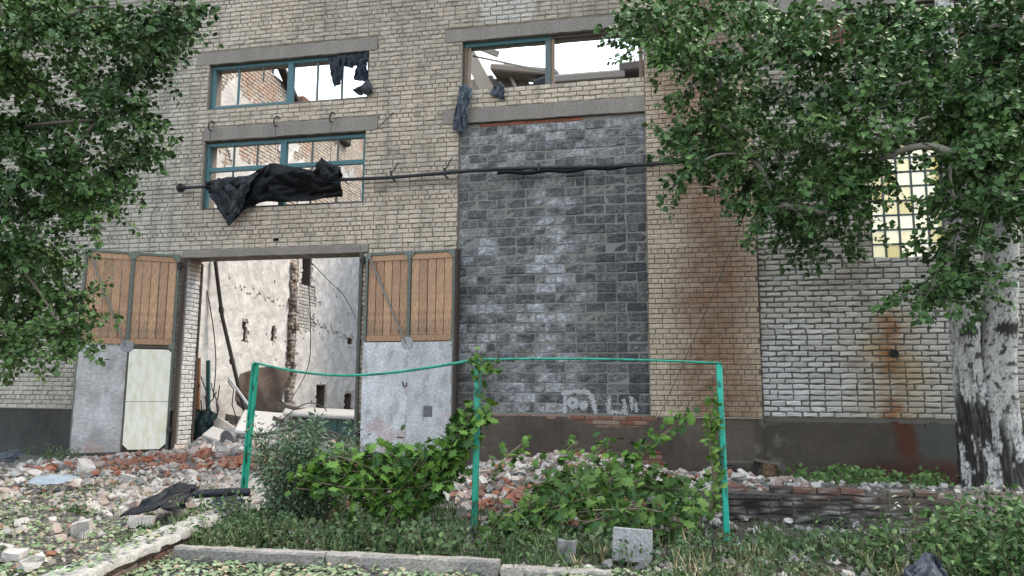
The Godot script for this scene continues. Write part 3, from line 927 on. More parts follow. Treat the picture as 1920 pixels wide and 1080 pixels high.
func slab_outline(mb: MB, o: Array, z0: float, z1: float, col: Color) -> void:
	var poly := PackedVector2Array(o)
	var ids := Geometry2D.triangulate_polygon(poly)
	var ce := Vector2.ZERO
	for p in poly:
		ce += p / poly.size()
	var cc := Vector3(ce.x, ce.y, (z0 + z1) / 2)
	for k in range(0, ids.size(), 3):
		for z in [z0, z1]:
			var a := Vector3(poly[ids[k]].x, poly[ids[k]].y, z)
			var b := Vector3(poly[ids[k + 1]].x, poly[ids[k + 1]].y, z)
			var d := Vector3(poly[ids[k + 2]].x, poly[ids[k + 2]].y, z)
			mb.out_tri(a, b, d, Vector3(a.x, a.y, cc.z), col)
	for k in poly.size():
		var p := poly[k]
		var q := poly[(k + 1) % poly.size()]
		mb.out_quad(Vector3(p.x, p.y, z0), Vector3(q.x, q.y, z0), Vector3(q.x, q.y, z1), Vector3(p.x, p.y, z1), cc, col)

func build_gate(f: Node3D) -> void:
	gate_leaf(f, Vector3(-12.0, 0.13, 1.09), 0.615, 1.84, 4.28, false, "left gate leaf, swung open, with grey and white lower panels")
	gate_leaf(f, Vector3(-6.08, 0.18, 0.10), -0.115, 2.0, 4.12, true, "right gate leaf, swung open, with full-width galvanised sheet")
	var rust := Color(0.085, 0.065, 0.052)
	for x in [-10.40, -6.235]:
		var mb := MB.new()
		mb.box(Vector3(x, 2.17, 0.0), Vector3(0.07, 4.35, 0.09), 0.006, rust if x < -8 else Color(0.13, 0.15, 0.14))
		put("gate_post", mb, M.rust, f)
		for y in [4.18, 0.62]:
			var hg := MB.new()
			var sx := -0.07 if x < -8 else 0.08
			hg.tube([Vector3(x + sx, y - 0.07, 0.08), Vector3(x + sx, y + 0.07, 0.08)], [0.04, 0.04], 10, Color(0.05, 0.042, 0.04))
			hg.box(Vector3(x + sx * 0.4, y, 0.06), Vector3(0.09, 0.05, 0.03), 0.004, Color(0.05, 0.042, 0.04))
			put("hinge", hg, M.rust, f)
	var jm := MB.new()
	jm.box(Vector3(-10.335, 2.15, -0.53), Vector3(0.06, 4.3, 0.05), 0.006, rust)
	put("jamb_angle", jm, M.rust, f)

func build_inside(f: Node3D) -> void:
	var t := Transform3D(Basis(Vector3(0, 0, -1), Vector3.UP, Vector3(1, 0, 0)), Vector3(-10.75, 0, 0))
	var mb := MB.new()
	# side wall seen through the openings: u runs back into the hall
	var top := [[0.5, 3.9, 10.9], [3.9, 4.7, 10.3], [4.7, 8.2, 9.9], [8.2, 11.6, 10.9]]
	var voids: Array = [Rect2(6.02, 4.55, 0.55, 1.1), Rect2(7.25, 0.3, 0.62, 1.27), Rect2(9.35, 0.6, 0.55, 0.72), Rect2(9.45, 2.95, 0.35, 0.28), Rect2(2.98, 2.72, 0.16, 0.5), Rect2(4.42, 2.75, 0.14, 0.42)]
	for s in top:
		core(mb, t, s[0], s[1], 0.0, s[2], -0.3, -0.012, voids, Color(0.22, 0.18, 0.15))
	var side := put("side_wall", mb, M.mortar, f)
	side.set_meta("label", "inner side wall, white plaster peeling off brick")
	var keep := func(u: float, v: float) -> float:
		for o in voids:
			if o.grow(0.05 + 0.06 * fz(u, v, 1.5)).has_point(Vector2(u, v)):
				return -1.0
		var lim := 6.2 + 0.45 * nz(u, 0.0, 0.5, 5.0) + 1.1 * sm(5.5, 3.0, u) + 0.6 * sm(7.0, 10.0, u)
		if v > lim + 0.2 * fz(u, v, 0.8):
			return sm(0.2, 0.5, nz(u, v, 0.45, 90.0)) - 0.5
		if u > 5.8 and u < 7.3 and v > 3.2 + 0.15 * fz(u, v) and v < 4.6 and u < 6.9 + 0.4 * nz(v, u, 0.9):
			return -1.0
		if u > 5.2 and u < 5.85 and v > 0.3:
			return 0.34 - 0.22 * (1.0 + fz(u, v, 1.3)) - sm(0.3, 0.05, absf(u - 5.5))
		if fine.get_noise_2d(u * 1.6 + 66.0, v * 1.6 + 31.0) > 0.62:
			return -1.0
		var cr := absf(v - (3.55 - 0.12 * (u - 6.5) + 0.12 * fz(u, 1.0, 1.2)))
		if u > 6.8 and cr < 0.04:
			return -1.0
		cr = absf(v - (4.35 - 0.1 * u + 0.10 * fz(u, 7.0, 1.2)))
		if u > 2.4 and u < 5.0 and cr < 0.022:
			return -1.0
		return 1.0
	var keep_brick := func(u: float, v: float) -> bool:
		for s in top:
			if u >= s[0] and u < s[1]:
				return v < s[2] - 0.12 - 0.25 * absf(nz(u, 3.0, 1.3))
		return false
	lay(side, {"u0": 0.52, "u1": 11.55, "v0": 0.3, "v1": 10.9, "L": 0.26, "H": 0.1, "joint": 0.016, "xf": t, "z": 0.0, "rough": 0.007, "deep": 0.03, "head": 5, "seed": 81, "col": func(u, v, tone): return col_side(u, v, tone) if v > 5.0 or u < 5.9 or u > 7.3 else Color(0.6, 0.585, 0.56) * (1.0 + 0.1 * tone), "mat": M.brick, "open": voids, "keep": keep_brick, "pick": Rect2(0, 5, 9, 5), "most": 0, "called": "brick", "rest": "brick_courses"})
	var rng := RandomNumberGenerator.new()
	rng.seed = 82
	var pl := MB.new()
	var colp := func(u: float, v: float) -> Color:
		var c := Color(0.68, 0.655, 0.63)
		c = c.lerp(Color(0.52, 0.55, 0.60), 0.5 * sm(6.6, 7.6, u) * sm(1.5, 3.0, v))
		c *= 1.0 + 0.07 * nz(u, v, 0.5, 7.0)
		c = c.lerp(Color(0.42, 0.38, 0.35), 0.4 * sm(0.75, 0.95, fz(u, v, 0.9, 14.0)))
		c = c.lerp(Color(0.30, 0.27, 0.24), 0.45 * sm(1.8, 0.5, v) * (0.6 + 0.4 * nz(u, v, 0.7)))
		c = c.lerp(Color(0.42, 0.36, 0.30), 0.22 * sm(0.08, 0.02, absf(fz(u, v * 0.3, 0.6, 3.0))))
		return c
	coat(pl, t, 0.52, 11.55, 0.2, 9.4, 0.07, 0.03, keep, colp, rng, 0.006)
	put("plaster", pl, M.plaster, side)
	# dark room behind the holes
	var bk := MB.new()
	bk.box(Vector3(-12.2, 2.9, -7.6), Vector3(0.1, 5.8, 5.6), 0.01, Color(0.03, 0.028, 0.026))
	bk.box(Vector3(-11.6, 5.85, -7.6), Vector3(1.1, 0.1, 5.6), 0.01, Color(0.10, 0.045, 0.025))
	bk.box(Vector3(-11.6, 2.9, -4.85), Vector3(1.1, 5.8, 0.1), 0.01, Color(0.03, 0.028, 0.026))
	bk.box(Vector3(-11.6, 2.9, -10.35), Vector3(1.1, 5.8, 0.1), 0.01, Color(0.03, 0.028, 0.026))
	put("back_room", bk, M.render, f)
	bk = MB.new()
	bk.box(Vector3(-11.0, 5.1, -6.15), Vector3(0.1, 1.1, 0.28), 0.01, Color(0.17, 0.075, 0.035))
	put("brown_board", bk, M.old_wood, f)
	# stump of a torn-out cross wall
	var st := MB.new()
	rng.seed = 83
	for k in 46:
		var y := 0.45 + k * 0.103
		var n := 1 + int(rng.randf() < 0.6)
		for q in n:
			var w := rng.randf_range(0.08, 0.24)
			var cs := []
			var tone := rng.randf()
			for i in 6:
				cs.append(Color(0.50, 0.47, 0.43).lerp(Color(0.26, 0.2, 0.16), tone))
			brick(st, Vector3(-10.74 + rng.randf_range(0.06, 0.20), y, -5.35 - 0.2 * q + rng.randf_range(-0.05, 0.05)), t.basis, w, 0.09, 0.3, 0.014, rng, cs)
	put("cross_wall_stump", st, M.rough_brick, f)
	# far wall with broken top, and roof slabs lying on it
	var rx := [-10.7, -8.2, -7.2, -6.0, -5.2, -4.7, -4.1, -3.3, -2.1, -0.7, 0.6, 1.2, 2.4, 9.0]
	var ry := [9.6, 11.4, 13.0, 13.1, 12.9, 12.75, 12.4, 12.75, 12.75, 12.7, 12.3, 6.0, 3.6, 3.2]
	mb = MB.new()
	for i in rx.size() - 1:
		var m := int((rx[i + 1] - rx[i]) / 0.25) + 1
		for k in m:
			var xa: float = lerpf(rx[i], rx[i + 1], float(k) / m)
			var xb: float = lerpf(rx[i], rx[i + 1], float(k + 1) / m)
			var yt: float = lerpf(ry[i], ry[i + 1], (k + 0.5) / m) + rng.randf_range(-0.12, 0.12)
			core(mb, Transform3D(), xa, xb, 0.0, yt, -11.9, -11.5 + rng.randf_range(-0.01, 0.01), [], Color(0.17, 0.145, 0.12).lerp(Color(0.36, 0.31, 0.27), sm(-0.2, 0.7, nz(xa, 2.0, 0.7))))
	var rear := put("rear_wall", mb, M.concrete, f)
	rear.set_meta("label", "far wall of the hall with jagged broken top")
	for s in [[Vector3(-2.6, 12.55, -11.0), Vector3(2.6, 0.28, 1.5), 0.35, 0.02, Color(0.30, 0.275, 0.25)], [Vector3(-0.4, 12.75, -11.1), Vector3(2.2, 0.3, 1.6), 0.2, 0.06, Color(0.12, 0.105, 0.10)], [Vector3(-4.9, 12.9, -11.1), Vector3(2.4, 0.25, 1.4), 0.15, -0.14, Color(0.26, 0.22, 0.19)], [Vector3(-4.0, 12.3, -10.8), Vector3(0.9, 0.7, 0.8), 0.5, 0.3, Color(0.05, 0.052, 0.06)]]:
		var sl := MB.new()
		sl.box(Vector3.ZERO, s[1], 0.05, s[4])
		var o := put("roof_slab", sl, M.concrete, f, s[0])
		o.rotation = Vector3(s[2], 0.05, s[3])
	for s in [[Vector3(-7.3, 14.3, -11.2), Vector3(-6.2, 12.2, -10.9), 0.5, Color(0.52, 0.44, 0.36)], [Vector3(-6.7, 14.1, -11.0), Vector3(-5.9, 13.7, -11.0), 0.22, Color(0.4, 0.36, 0.32)], [Vector3(-5.7, 13.4, -11.2), Vector3(-5.2, 12.3, -10.9), 0.12, Color(0.5, 0.47, 0.42)], [Vector3(-5.6, 13.3, -11.0), Vector3(-3.9, 12.2, -10.9), 0.08, Color(0.45, 0.41, 0.36)], [Vector3(-10.65, 11.0, -3.5), Vector3(-10.62, 9.85, -5.0), 0.22, Color(0.075, 0.06, 0.05)]]:
		var rf := MB.new()
		rf.bar(s[0], s[1], s[2], 0.12, s[3], 0.01)
		put("broken_rafter", rf, M.old_wood, f)
	for s in [[Vector3(-10.7, 10.05, -5.6), 0.4, Color(0.30, 0.16, 0.11)], [Vector3(-10.7, 10.05, -6.3), 0.5, Color(0.30, 0.18, 0.13)], [Vector3(-10.7, 10.05, -7.4), 0.55, Color(0.14, 0.11, 0.09)], [Vector3(-10.7, 9.95, -8.5), 0.45, Color(0.06, 0.055, 0.05)]]:
		var lump := MB.new()
		lump.box(Vector3.ZERO, Vector3(0.3, s[1], 0.55), 0.06, s[2])
		put("masonry_lump", lump, M.rough_brick, f, s[0])

# ---------------------------------------------------------------- things on and by the wall
func build_pipes() -> void:
	var t := thing("wall_pipe", "long dark iron pipe running along the brick facade on brackets", "pipe")
	var mb := MB.new()
	var dk := Color(0.018, 0.019, 0.021)
	var pts := []
	for k in 40:
		var x := lerpf(-10.47, 1.75, k / 39.0)
		pts.append(Vector3(x, 5.90 + 0.035 * sin(k * 0.35) * sm(-8.0, -4.0, x), 0.19))
	mb.tube(pts, [0.036], 10, dk)
	put("pipe", mb, M.iron, t)
	mb = MB.new()
	pts = []
	for k in 24:
		var x := lerpf(-3.3, -0.6, k / 23.0)
		pts.append(Vector3(x, 5.865 + 0.02 * sin(k * 0.9) - 0.02 * sin(k * PI / 23.0), 0.17))
	mb.tube(pts, [0.044], 9, Color(0.013, 0.013, 0.014))
	put("wrapped_section", mb, M.tarp, t)
	mb = MB.new()
	mb.tube([Vector3(-10.53, 5.9, 0.19), Vector3(-10.47, 5.9, 0.19)], [0.10, 0.10], 14, dk)
	mb.tube([Vector3(-10.47, 5.9, 0.19), Vector3(-10.38, 5.9, 0.19)], [0.055, 0.055], 12, dk)
	put("flange", mb, M.iron, t)
	for x in [-5.55, -4.40, -2.45, -0.25, 1.2]:
		mb = MB.new()
		mb.bar(Vector3(x, 5.87, -0.02), Vector3(x, 5.87, 0.22), 0.03, 0.03, dk)
		mb.box(Vector3(x, 5.93, 0.215), Vector3(0.045, 0.17, 0.02), 0.004, dk)
		if x < -4.0:
			mb.tube([Vector3(x + 0.02, 6.0, 0.2), Vector3(x + 0.05, 6.07, 0.17), Vector3(x + 0.06, 6.17, 0.1), Vector3(x + 0.07, 6.25, 0.0)], [0.014], 6, dk)
		put("bracket", mb, M.iron, t)
	for q in [[-9.90, "rusty iron hook at the left end of the middle lintel, behind the leaves"], [-8.31, "rusty iron hook above the mullion of the lower left window"], [-7.0, "rusty iron hook with a hanging wire above the lower left window"]]:
		var h := thing("wall_hook", q[1], "hook", Vector3(q[0], 7.3, 0.0), "iron hooks in the brick band between the left windows")
		mb = MB.new()
		mb.tube([Vector3(0.02, 0.13, -0.02), Vector3(0.015, 0.13, 0.10), Vector3(0.0, 0.06, 0.15), Vector3(-0.02, -0.03, 0.15), Vector3(-0.01, -0.09, 0.11), Vector3(0.03, -0.08, 0.07)], [0.017], 7, Color(0.07, 0.06, 0.055))
		put("hook", mb, M.rust, h)
		mb = MB.new()
		mb.tube([Vector3(0.0, -0.09, 0.11), Vector3(0.005, -0.3, 0.09), Vector3(0.0, -0.62 if q[0] < -8 else -1.25, 0.05)], [0.006], 5, Color(0.06, 0.055, 0.05))
		put("wire", mb, M.rust, h)
	mb = MB.new()
	pts = []
	for k in 16:
		var a := k / 15.0
		pts.append(Vector3(lerpf(1.55, -0.2, a), lerpf(5.05, 1.05, a) - 0.10 * sin(a * PI), 0.12))
	mb.tube(pts, [0.006], 5, Color(0.03, 0.03, 0.03))
	tag(put("hanging_cable", mb, M.iron), "thin black cable hanging diagonally across the tan pilaster", "cable")
	mb = MB.new()
	mb.tube([Vector3(-10.5, 5.92, 0.17), Vector3(-11.8, 5.9, 0.10), Vector3(-13.2, 5.93, 0.08), Vector3(-15.0, 5.98, 0.05)], [0.007], 5, Color(0.05, 0.05, 0.05))
	tag(put("wall_cable", mb, M.iron), "thin cable running left from the flange end of the wall pipe", "cable")
	mb = MB.new()
	mb.bar(Vector3(-5.95, 7.02, 0.06), Vector3(-5.62, 7.36, 0.02), 0.016, 0.016, Color(0.08, 0.07, 0.06))
	tag(put("iron_rod", mb, M.rust), "short iron rod sticking out right of the middle lintel", "rod")

# cloth between an upper and a lower edge
func cloth(top: Array, low: Array, nu: int, nv: int, amp: float, bulge: float, sd: float, col: Color) -> MB:
	var mb := MB.new()
	var edge := func(e: Array, a: float) -> Vector3:
		var s := a * (e.size() - 1)
		var i: int = min(int(s), e.size() - 2)
		return e[i].lerp(e[i + 1], s - i)
	var p := []
	var cs := []
	for i in nv + 1:
		var r := PackedVector3Array()
		var c := PackedColorArray()
		for j in nu + 1:
			var a := float(j) / nu
			var b := float(i) / nv
			var lo: Vector3 = edge.call(low, a)
			var hi: Vector3 = edge.call(top, a)
			var q := lo.lerp(hi, b)
			var fold := 1.0 - 2.0 * absf(nz(a * 1.7 + 0.5 * b, b * 0.7, 1.0, sd)) + 0.35 * (1.0 - 2.0 * absf(nz(a * 4.0 - b, b * 2.2, 1.0, sd + 5.0)))
			var fr := 1.0 if i > 0 and i < nv else 0.6
			q += Vector3(0.25 * nz(a * 2.0, b * 2.0, 1.0, sd + 9.0), 0.3 * nz(a * 3.0, b * 2.0, 1.0, sd + 20.0), fold * fr) * amp
			q.z += bulge * sin(b * PI)
			r.append(q)
			c.append(col * (0.9 + 0.2 * fz(a, b, 1.0, sd)))
		p.append(r); cs.append(c)
	mb.grid(p, cs)
	return mb

func build_tarps() -> void:
	var ink := Color(0.010, 0.012, 0.015)
	var t := thing("black_tarp", "black plastic sheet slumped over the pipe below the lower left window", "tarp")
	var mb := cloth([Vector3(-9.85, 5.98, 0.24), Vector3(-9.3, 6.05, 0.28), Vector3(-8.8, 6.03, 0.26), Vector3(-8.55, 6.22, 0.27), Vector3(-8.2, 6.30, 0.25), Vector3(-7.6, 6.16, 0.27), Vector3(-7.1, 6.12, 0.26), Vector3(-6.62, 6.10, 0.25)], [Vector3(-9.70, 5.62, 0.10), Vector3(-9.35, 5.18, 0.16), Vector3(-9.15, 5.08, 0.20), Vector3(-8.85, 5.35, 0.16), Vector3(-8.4, 5.50, 0.06), Vector3(-7.8, 5.50, 0.05), Vector3(-7.2, 5.51, 0.05), Vector3(-6.68, 5.56, 0.05)], 60, 20, 0.10, 0.05, 3.0, ink)
	put("sheet", mb, M.tarp, t)
	mb = cloth([Vector3(-9.85, 6.0, 0.26), Vector3(-9.2, 6.02, 0.33), Vector3(-8.5, 6.1, 0.31)], [Vector3(-9.38, 5.28, 0.25), Vector3(-9.18, 4.97, 0.26), Vector3(-8.88, 5.42, 0.24)], 24, 18, 0.09, 0.06, 31.0, Color(0.045, 0.054, 0.062))
	put("hanging_corner", mb, M.tarp, t)
	mb = cloth([Vector3(-7.22, 6.15, 0.30), Vector3(-7.1, 6.38, 0.30), Vector3(-6.95, 6.24, 0.32), Vector3(-6.65, 6.14, 0.30)], [Vector3(-7.2, 5.95, 0.26), Vector3(-7.05, 5.85, 0.30), Vector3(-6.9, 5.85, 0.30), Vector3(-6.68, 5.9, 0.28)], 18, 10, 0.07, 0.04, 47.0, Color(0.02, 0.024, 0.028))
	put("turned_flap", mb, M.tarp, t)

	t = thing("torn_curtain", "torn dark sheet hanging in the right half of the upper left window", "tarp")
	var navy := Color(0.030, 0.038, 0.05)
	mb = cloth([Vector3(-7.20, 8.74, -0.05), Vector3(-6.95, 8.76, -0.02), Vector3(-6.72, 8.78, -0.04)], [Vector3(-7.10, 8.30, -0.03), Vector3(-7.0, 8.02, 0.0), Vector3(-6.86, 8.10, -0.03)], 16, 18, 0.05, 0.03, 5.0, navy)
	put("left_strip", mb, M.tarp, t)
	mb = cloth([Vector3(-6.85, 8.77, -0.04), Vector3(-6.5, 8.79, -0.02), Vector3(-6.24, 8.80, -0.05)], [Vector3(-6.82, 8.52, -0.04), Vector3(-6.62, 8.45, -0.02), Vector3(-6.55, 8.50, -0.04), Vector3(-6.24, 8.55, -0.04)], 16, 8, 0.04, 0.02, 15.0, navy)
	put("top_strip", mb, M.tarp, t)
	mb = cloth([Vector3(-6.5, 8.60, -0.04), Vector3(-6.36, 8.62, -0.02), Vector3(-6.25, 8.62, -0.05)], [Vector3(-6.58, 8.20, -0.04), Vector3(-6.42, 8.12, -0.01), Vector3(-6.26, 8.12, -0.04)], 10, 12, 0.05, 0.02, 25.0, Color(0.033, 0.045, 0.07))
	put("right_strip", mb, M.tarp, t)
	mb = cloth([Vector3(-6.48, 7.88, 0.02), Vector3(-6.25, 8.12, 0.06), Vector3(-6.16, 8.10, 0.10), Vector3(-6.05, 7.82, 0.10)], [Vector3(-6.58, 7.92, 0.0), Vector3(-6.4, 7.80, 0.04), Vector3(-6.2, 7.75, 0.08), Vector3(-6.08, 7.78, 0.08)], 18, 10, 0.05, 0.05, 35.0, Color(0.085, 0.09, 0.10))
	tag(put("sheet_scrap", mb, M.tarp), "grey scrap of sheet caught on the sill corner of the upper left window", "scrap")
	tag(t, t.get_meta("label"), "tarp")
	tag(get_node("black_tarp"), get_node("black_tarp").get_meta("label"), "tarp")
	var slate := Color(0.12, 0.15, 0.18)
	mb = cloth([Vector3(-4.15, 7.78, 0.06), Vector3(-4.02, 7.84, 0.08), Vector3(-3.86, 7.70, 0.09)], [Vector3(-4.28, 6.85, 0.10), Vector3(-4.12, 6.80, 0.13), Vector3(-3.98, 6.82, 0.09)], 16, 26, 0.06, 0.05, 55.0, slate)
	tag(put("hanging_strip", mb, M.tarp), "long blue-grey strip of sheet hanging from the upper right window sill", "tarp")
	mb = cloth([Vector3(-3.44, 7.76, 0.02), Vector3(-3.30, 7.84, 0.05), Vector3(-3.20, 7.74, 0.05)], [Vector3(-3.52, 7.60, 0.04), Vector3(-3.28, 7.45, 0.07), Vector3(-3.18, 7.42, 0.05)], 12, 14, 0.05, 0.03, 65.0, slate * 0.9)
	tag(put("hanging_strip", mb, M.tarp), "short blue-grey scrap hanging from the upper right window sill", "tarp")
	# on the ground
	mb = cloth([Vector3(-6.05, 0.32, 6.15), Vector3(-5.85, 0.42, 6.1), Vector3(-5.62, 0.40, 6.1), Vector3(-5.52, 0.34, 6.15)], [Vector3(-6.12, 0.10, 6.75), Vector3(-5.92, 0.12, 6.8), Vector3(-5.75, 0.16, 6.6), Vector3(-5.6, 0.14, 6.4)], 18, 12, 0.09, 0.04, 75.0, Color(0.03, 0.033, 0.04))
	tag(put("crumpled_sheet", mb, M.tarp), "crumpled black sheet on the rubble at the end of the low wall", "tarp")
	mb = MB.new()
	mb.tube([Vector3(-5.55, 0.30, 6.25), Vector3(-5.25, 0.31, 6.1), Vector3(-4.98, 0.31, 6.0)], [0.05], 12, Color(0.035, 0.04, 0.048))
	tag(put("black_tube", mb, M.tarp), "short black plastic tube lying beside the crumpled sheet", "tube")
	mb = cloth([Vector3(-5.30, 0.26, 6.2), Vector3(-5.1, 0.30, 6.1), Vector3(-4.9, 0.24, 6.2)], [Vector3(-4.95, 0.05, 6.85), Vector3(-4.75, 0.06, 6.95), Vector3(-4.6, 0.06, 6.85)], 14, 14, 0.09, 0.04, 85.0, Color(0.035, 0.042, 0.055))
	tag(put("crumpled_sheet", mb, M.tarp), "dark sheet strip trailing into the weeds left of the green post", "tarp")
	mb = cloth([Vector3(1.74, 0.20, 7.85), Vector3(1.92, 0.33, 7.8), Vector3(2.0, 0.32, 7.8)], [Vector3(1.62, 0.14, 8.15), Vector3(1.85, 0.10, 8.25), Vector3(2.06, 0.10, 8.15)], 20, 16, 0.09, 0.03, 95.0, Color(0.085, 0.10, 0.125))
	tag(put("plastic_scrap", mb, M.tarp), "blue-grey crumpled plastic scrap among the weeds in the lower right corner", "scrap")
	mb = cloth([Vector3(-11.95, 0.36, 2.6), Vector3(-11.75, 0.42, 2.6), Vector3(-11.5, 0.33, 2.6)], [Vector3(-11.95, 0.18, 2.95), Vector3(-11.7, 0.2, 3.0), Vector3(-11.5, 0.18, 2.9)], 10, 8, 0.06, 0.04, 105.0, Color(0.07, 0.08, 0.10))
	tag(put("plastic_scrap", mb, M.tarp), "dark plastic scrap by the wall at the far left edge", "scrap")
	mb = cloth([Vector3(-9.1, 0.25, 4.85), Vector3(-8.85, 0.27, 4.8), Vector3(-8.5, 0.24, 4.7)], [Vector3(-9.1, 0.18, 5.05), Vector3(-8.85, 0.16, 5.1), Vector3(-8.55, 0.17, 5.0)], 12, 6, 0.03, 0.02, 115.0, Color(0.30, 0.36, 0.42))
	tag(put("metal_sheet_scrap", mb, M.zinc), "pale blue bent sheet lying on the rubble at left", "scrap")

func build_trellis() -> void:
	var t := thing("vine_trellis", "bright green metal trellis of three posts and a sagging top rail", "trellis", Vector3(-2.4, 0, 6.0))
	var green := Color(0.012, 0.28, 0.19)
	var bright := Color(0.015, 0.36, 0.26)
	var o := Vector3(-2.4, 0, 6.0)
	var post := func(x: float, z: float, top: float, w: float, lean: float, col: Color, angle: bool) -> void:
		var mb := MB.new()
		var a := Vector3(x - lean, -0.15, z) - o
		var b := Vector3(x, top, z) - o
		if angle:
			mb.bar(a, b, w, 0.012, col)
			mb.bar(a + Vector3(w / 2 - 0.006, 0, -w / 2 - 0.006), b + Vector3(w / 2 - 0.006, 0, -w / 2 - 0.006), 0.012, w, col * 0.85)
			mb.bar(a + Vector3(-w / 2 + 0.02, 0, 0.03), b + Vector3(-w / 2 + 0.012, 0, 0.02), 0.016, 0.03, col)
		else:
			mb.bar(a, b, w, w, col, 0.008)
		put("post", mb, M.green_paint, t)
	post.call(-5.45, 5.25, 1.885, 0.06, 0.09, green, true)
	post.call(-2.03, 6.5, 1.86, 0.062, 0.02, green, false)
	post.call(0.535, 6.0, 1.845, 0.062, -0.03, bright, false)
	var mb := MB.new()
	var pts := []
	for k in 14:
		var a := k / 13.0
		pts.append(Vector3(lerpf(-5.45, -2.03, a), lerpf(1.89, 1.885, a) - 0.20 * sin(a * PI) * (1.0 - 0.3 * a), lerpf(5.25, 6.5, a)) - o)
	mb.tube(pts, [0.016], 7, green)
	put("rail", mb, M.green_paint, t)
	mb = MB.new()
	pts = []
	for k in 12:
		var a := k / 11.0
		pts.append(Vector3(lerpf(-2.03, 0.56, a), lerpf(1.885, 1.86, a) + 0.025 * sin(a * PI), lerpf(6.5, 6.0, a)) - o)
	mb.tube(pts, [0.013], 7, green)
	put("rail", mb, M.green_paint, t)

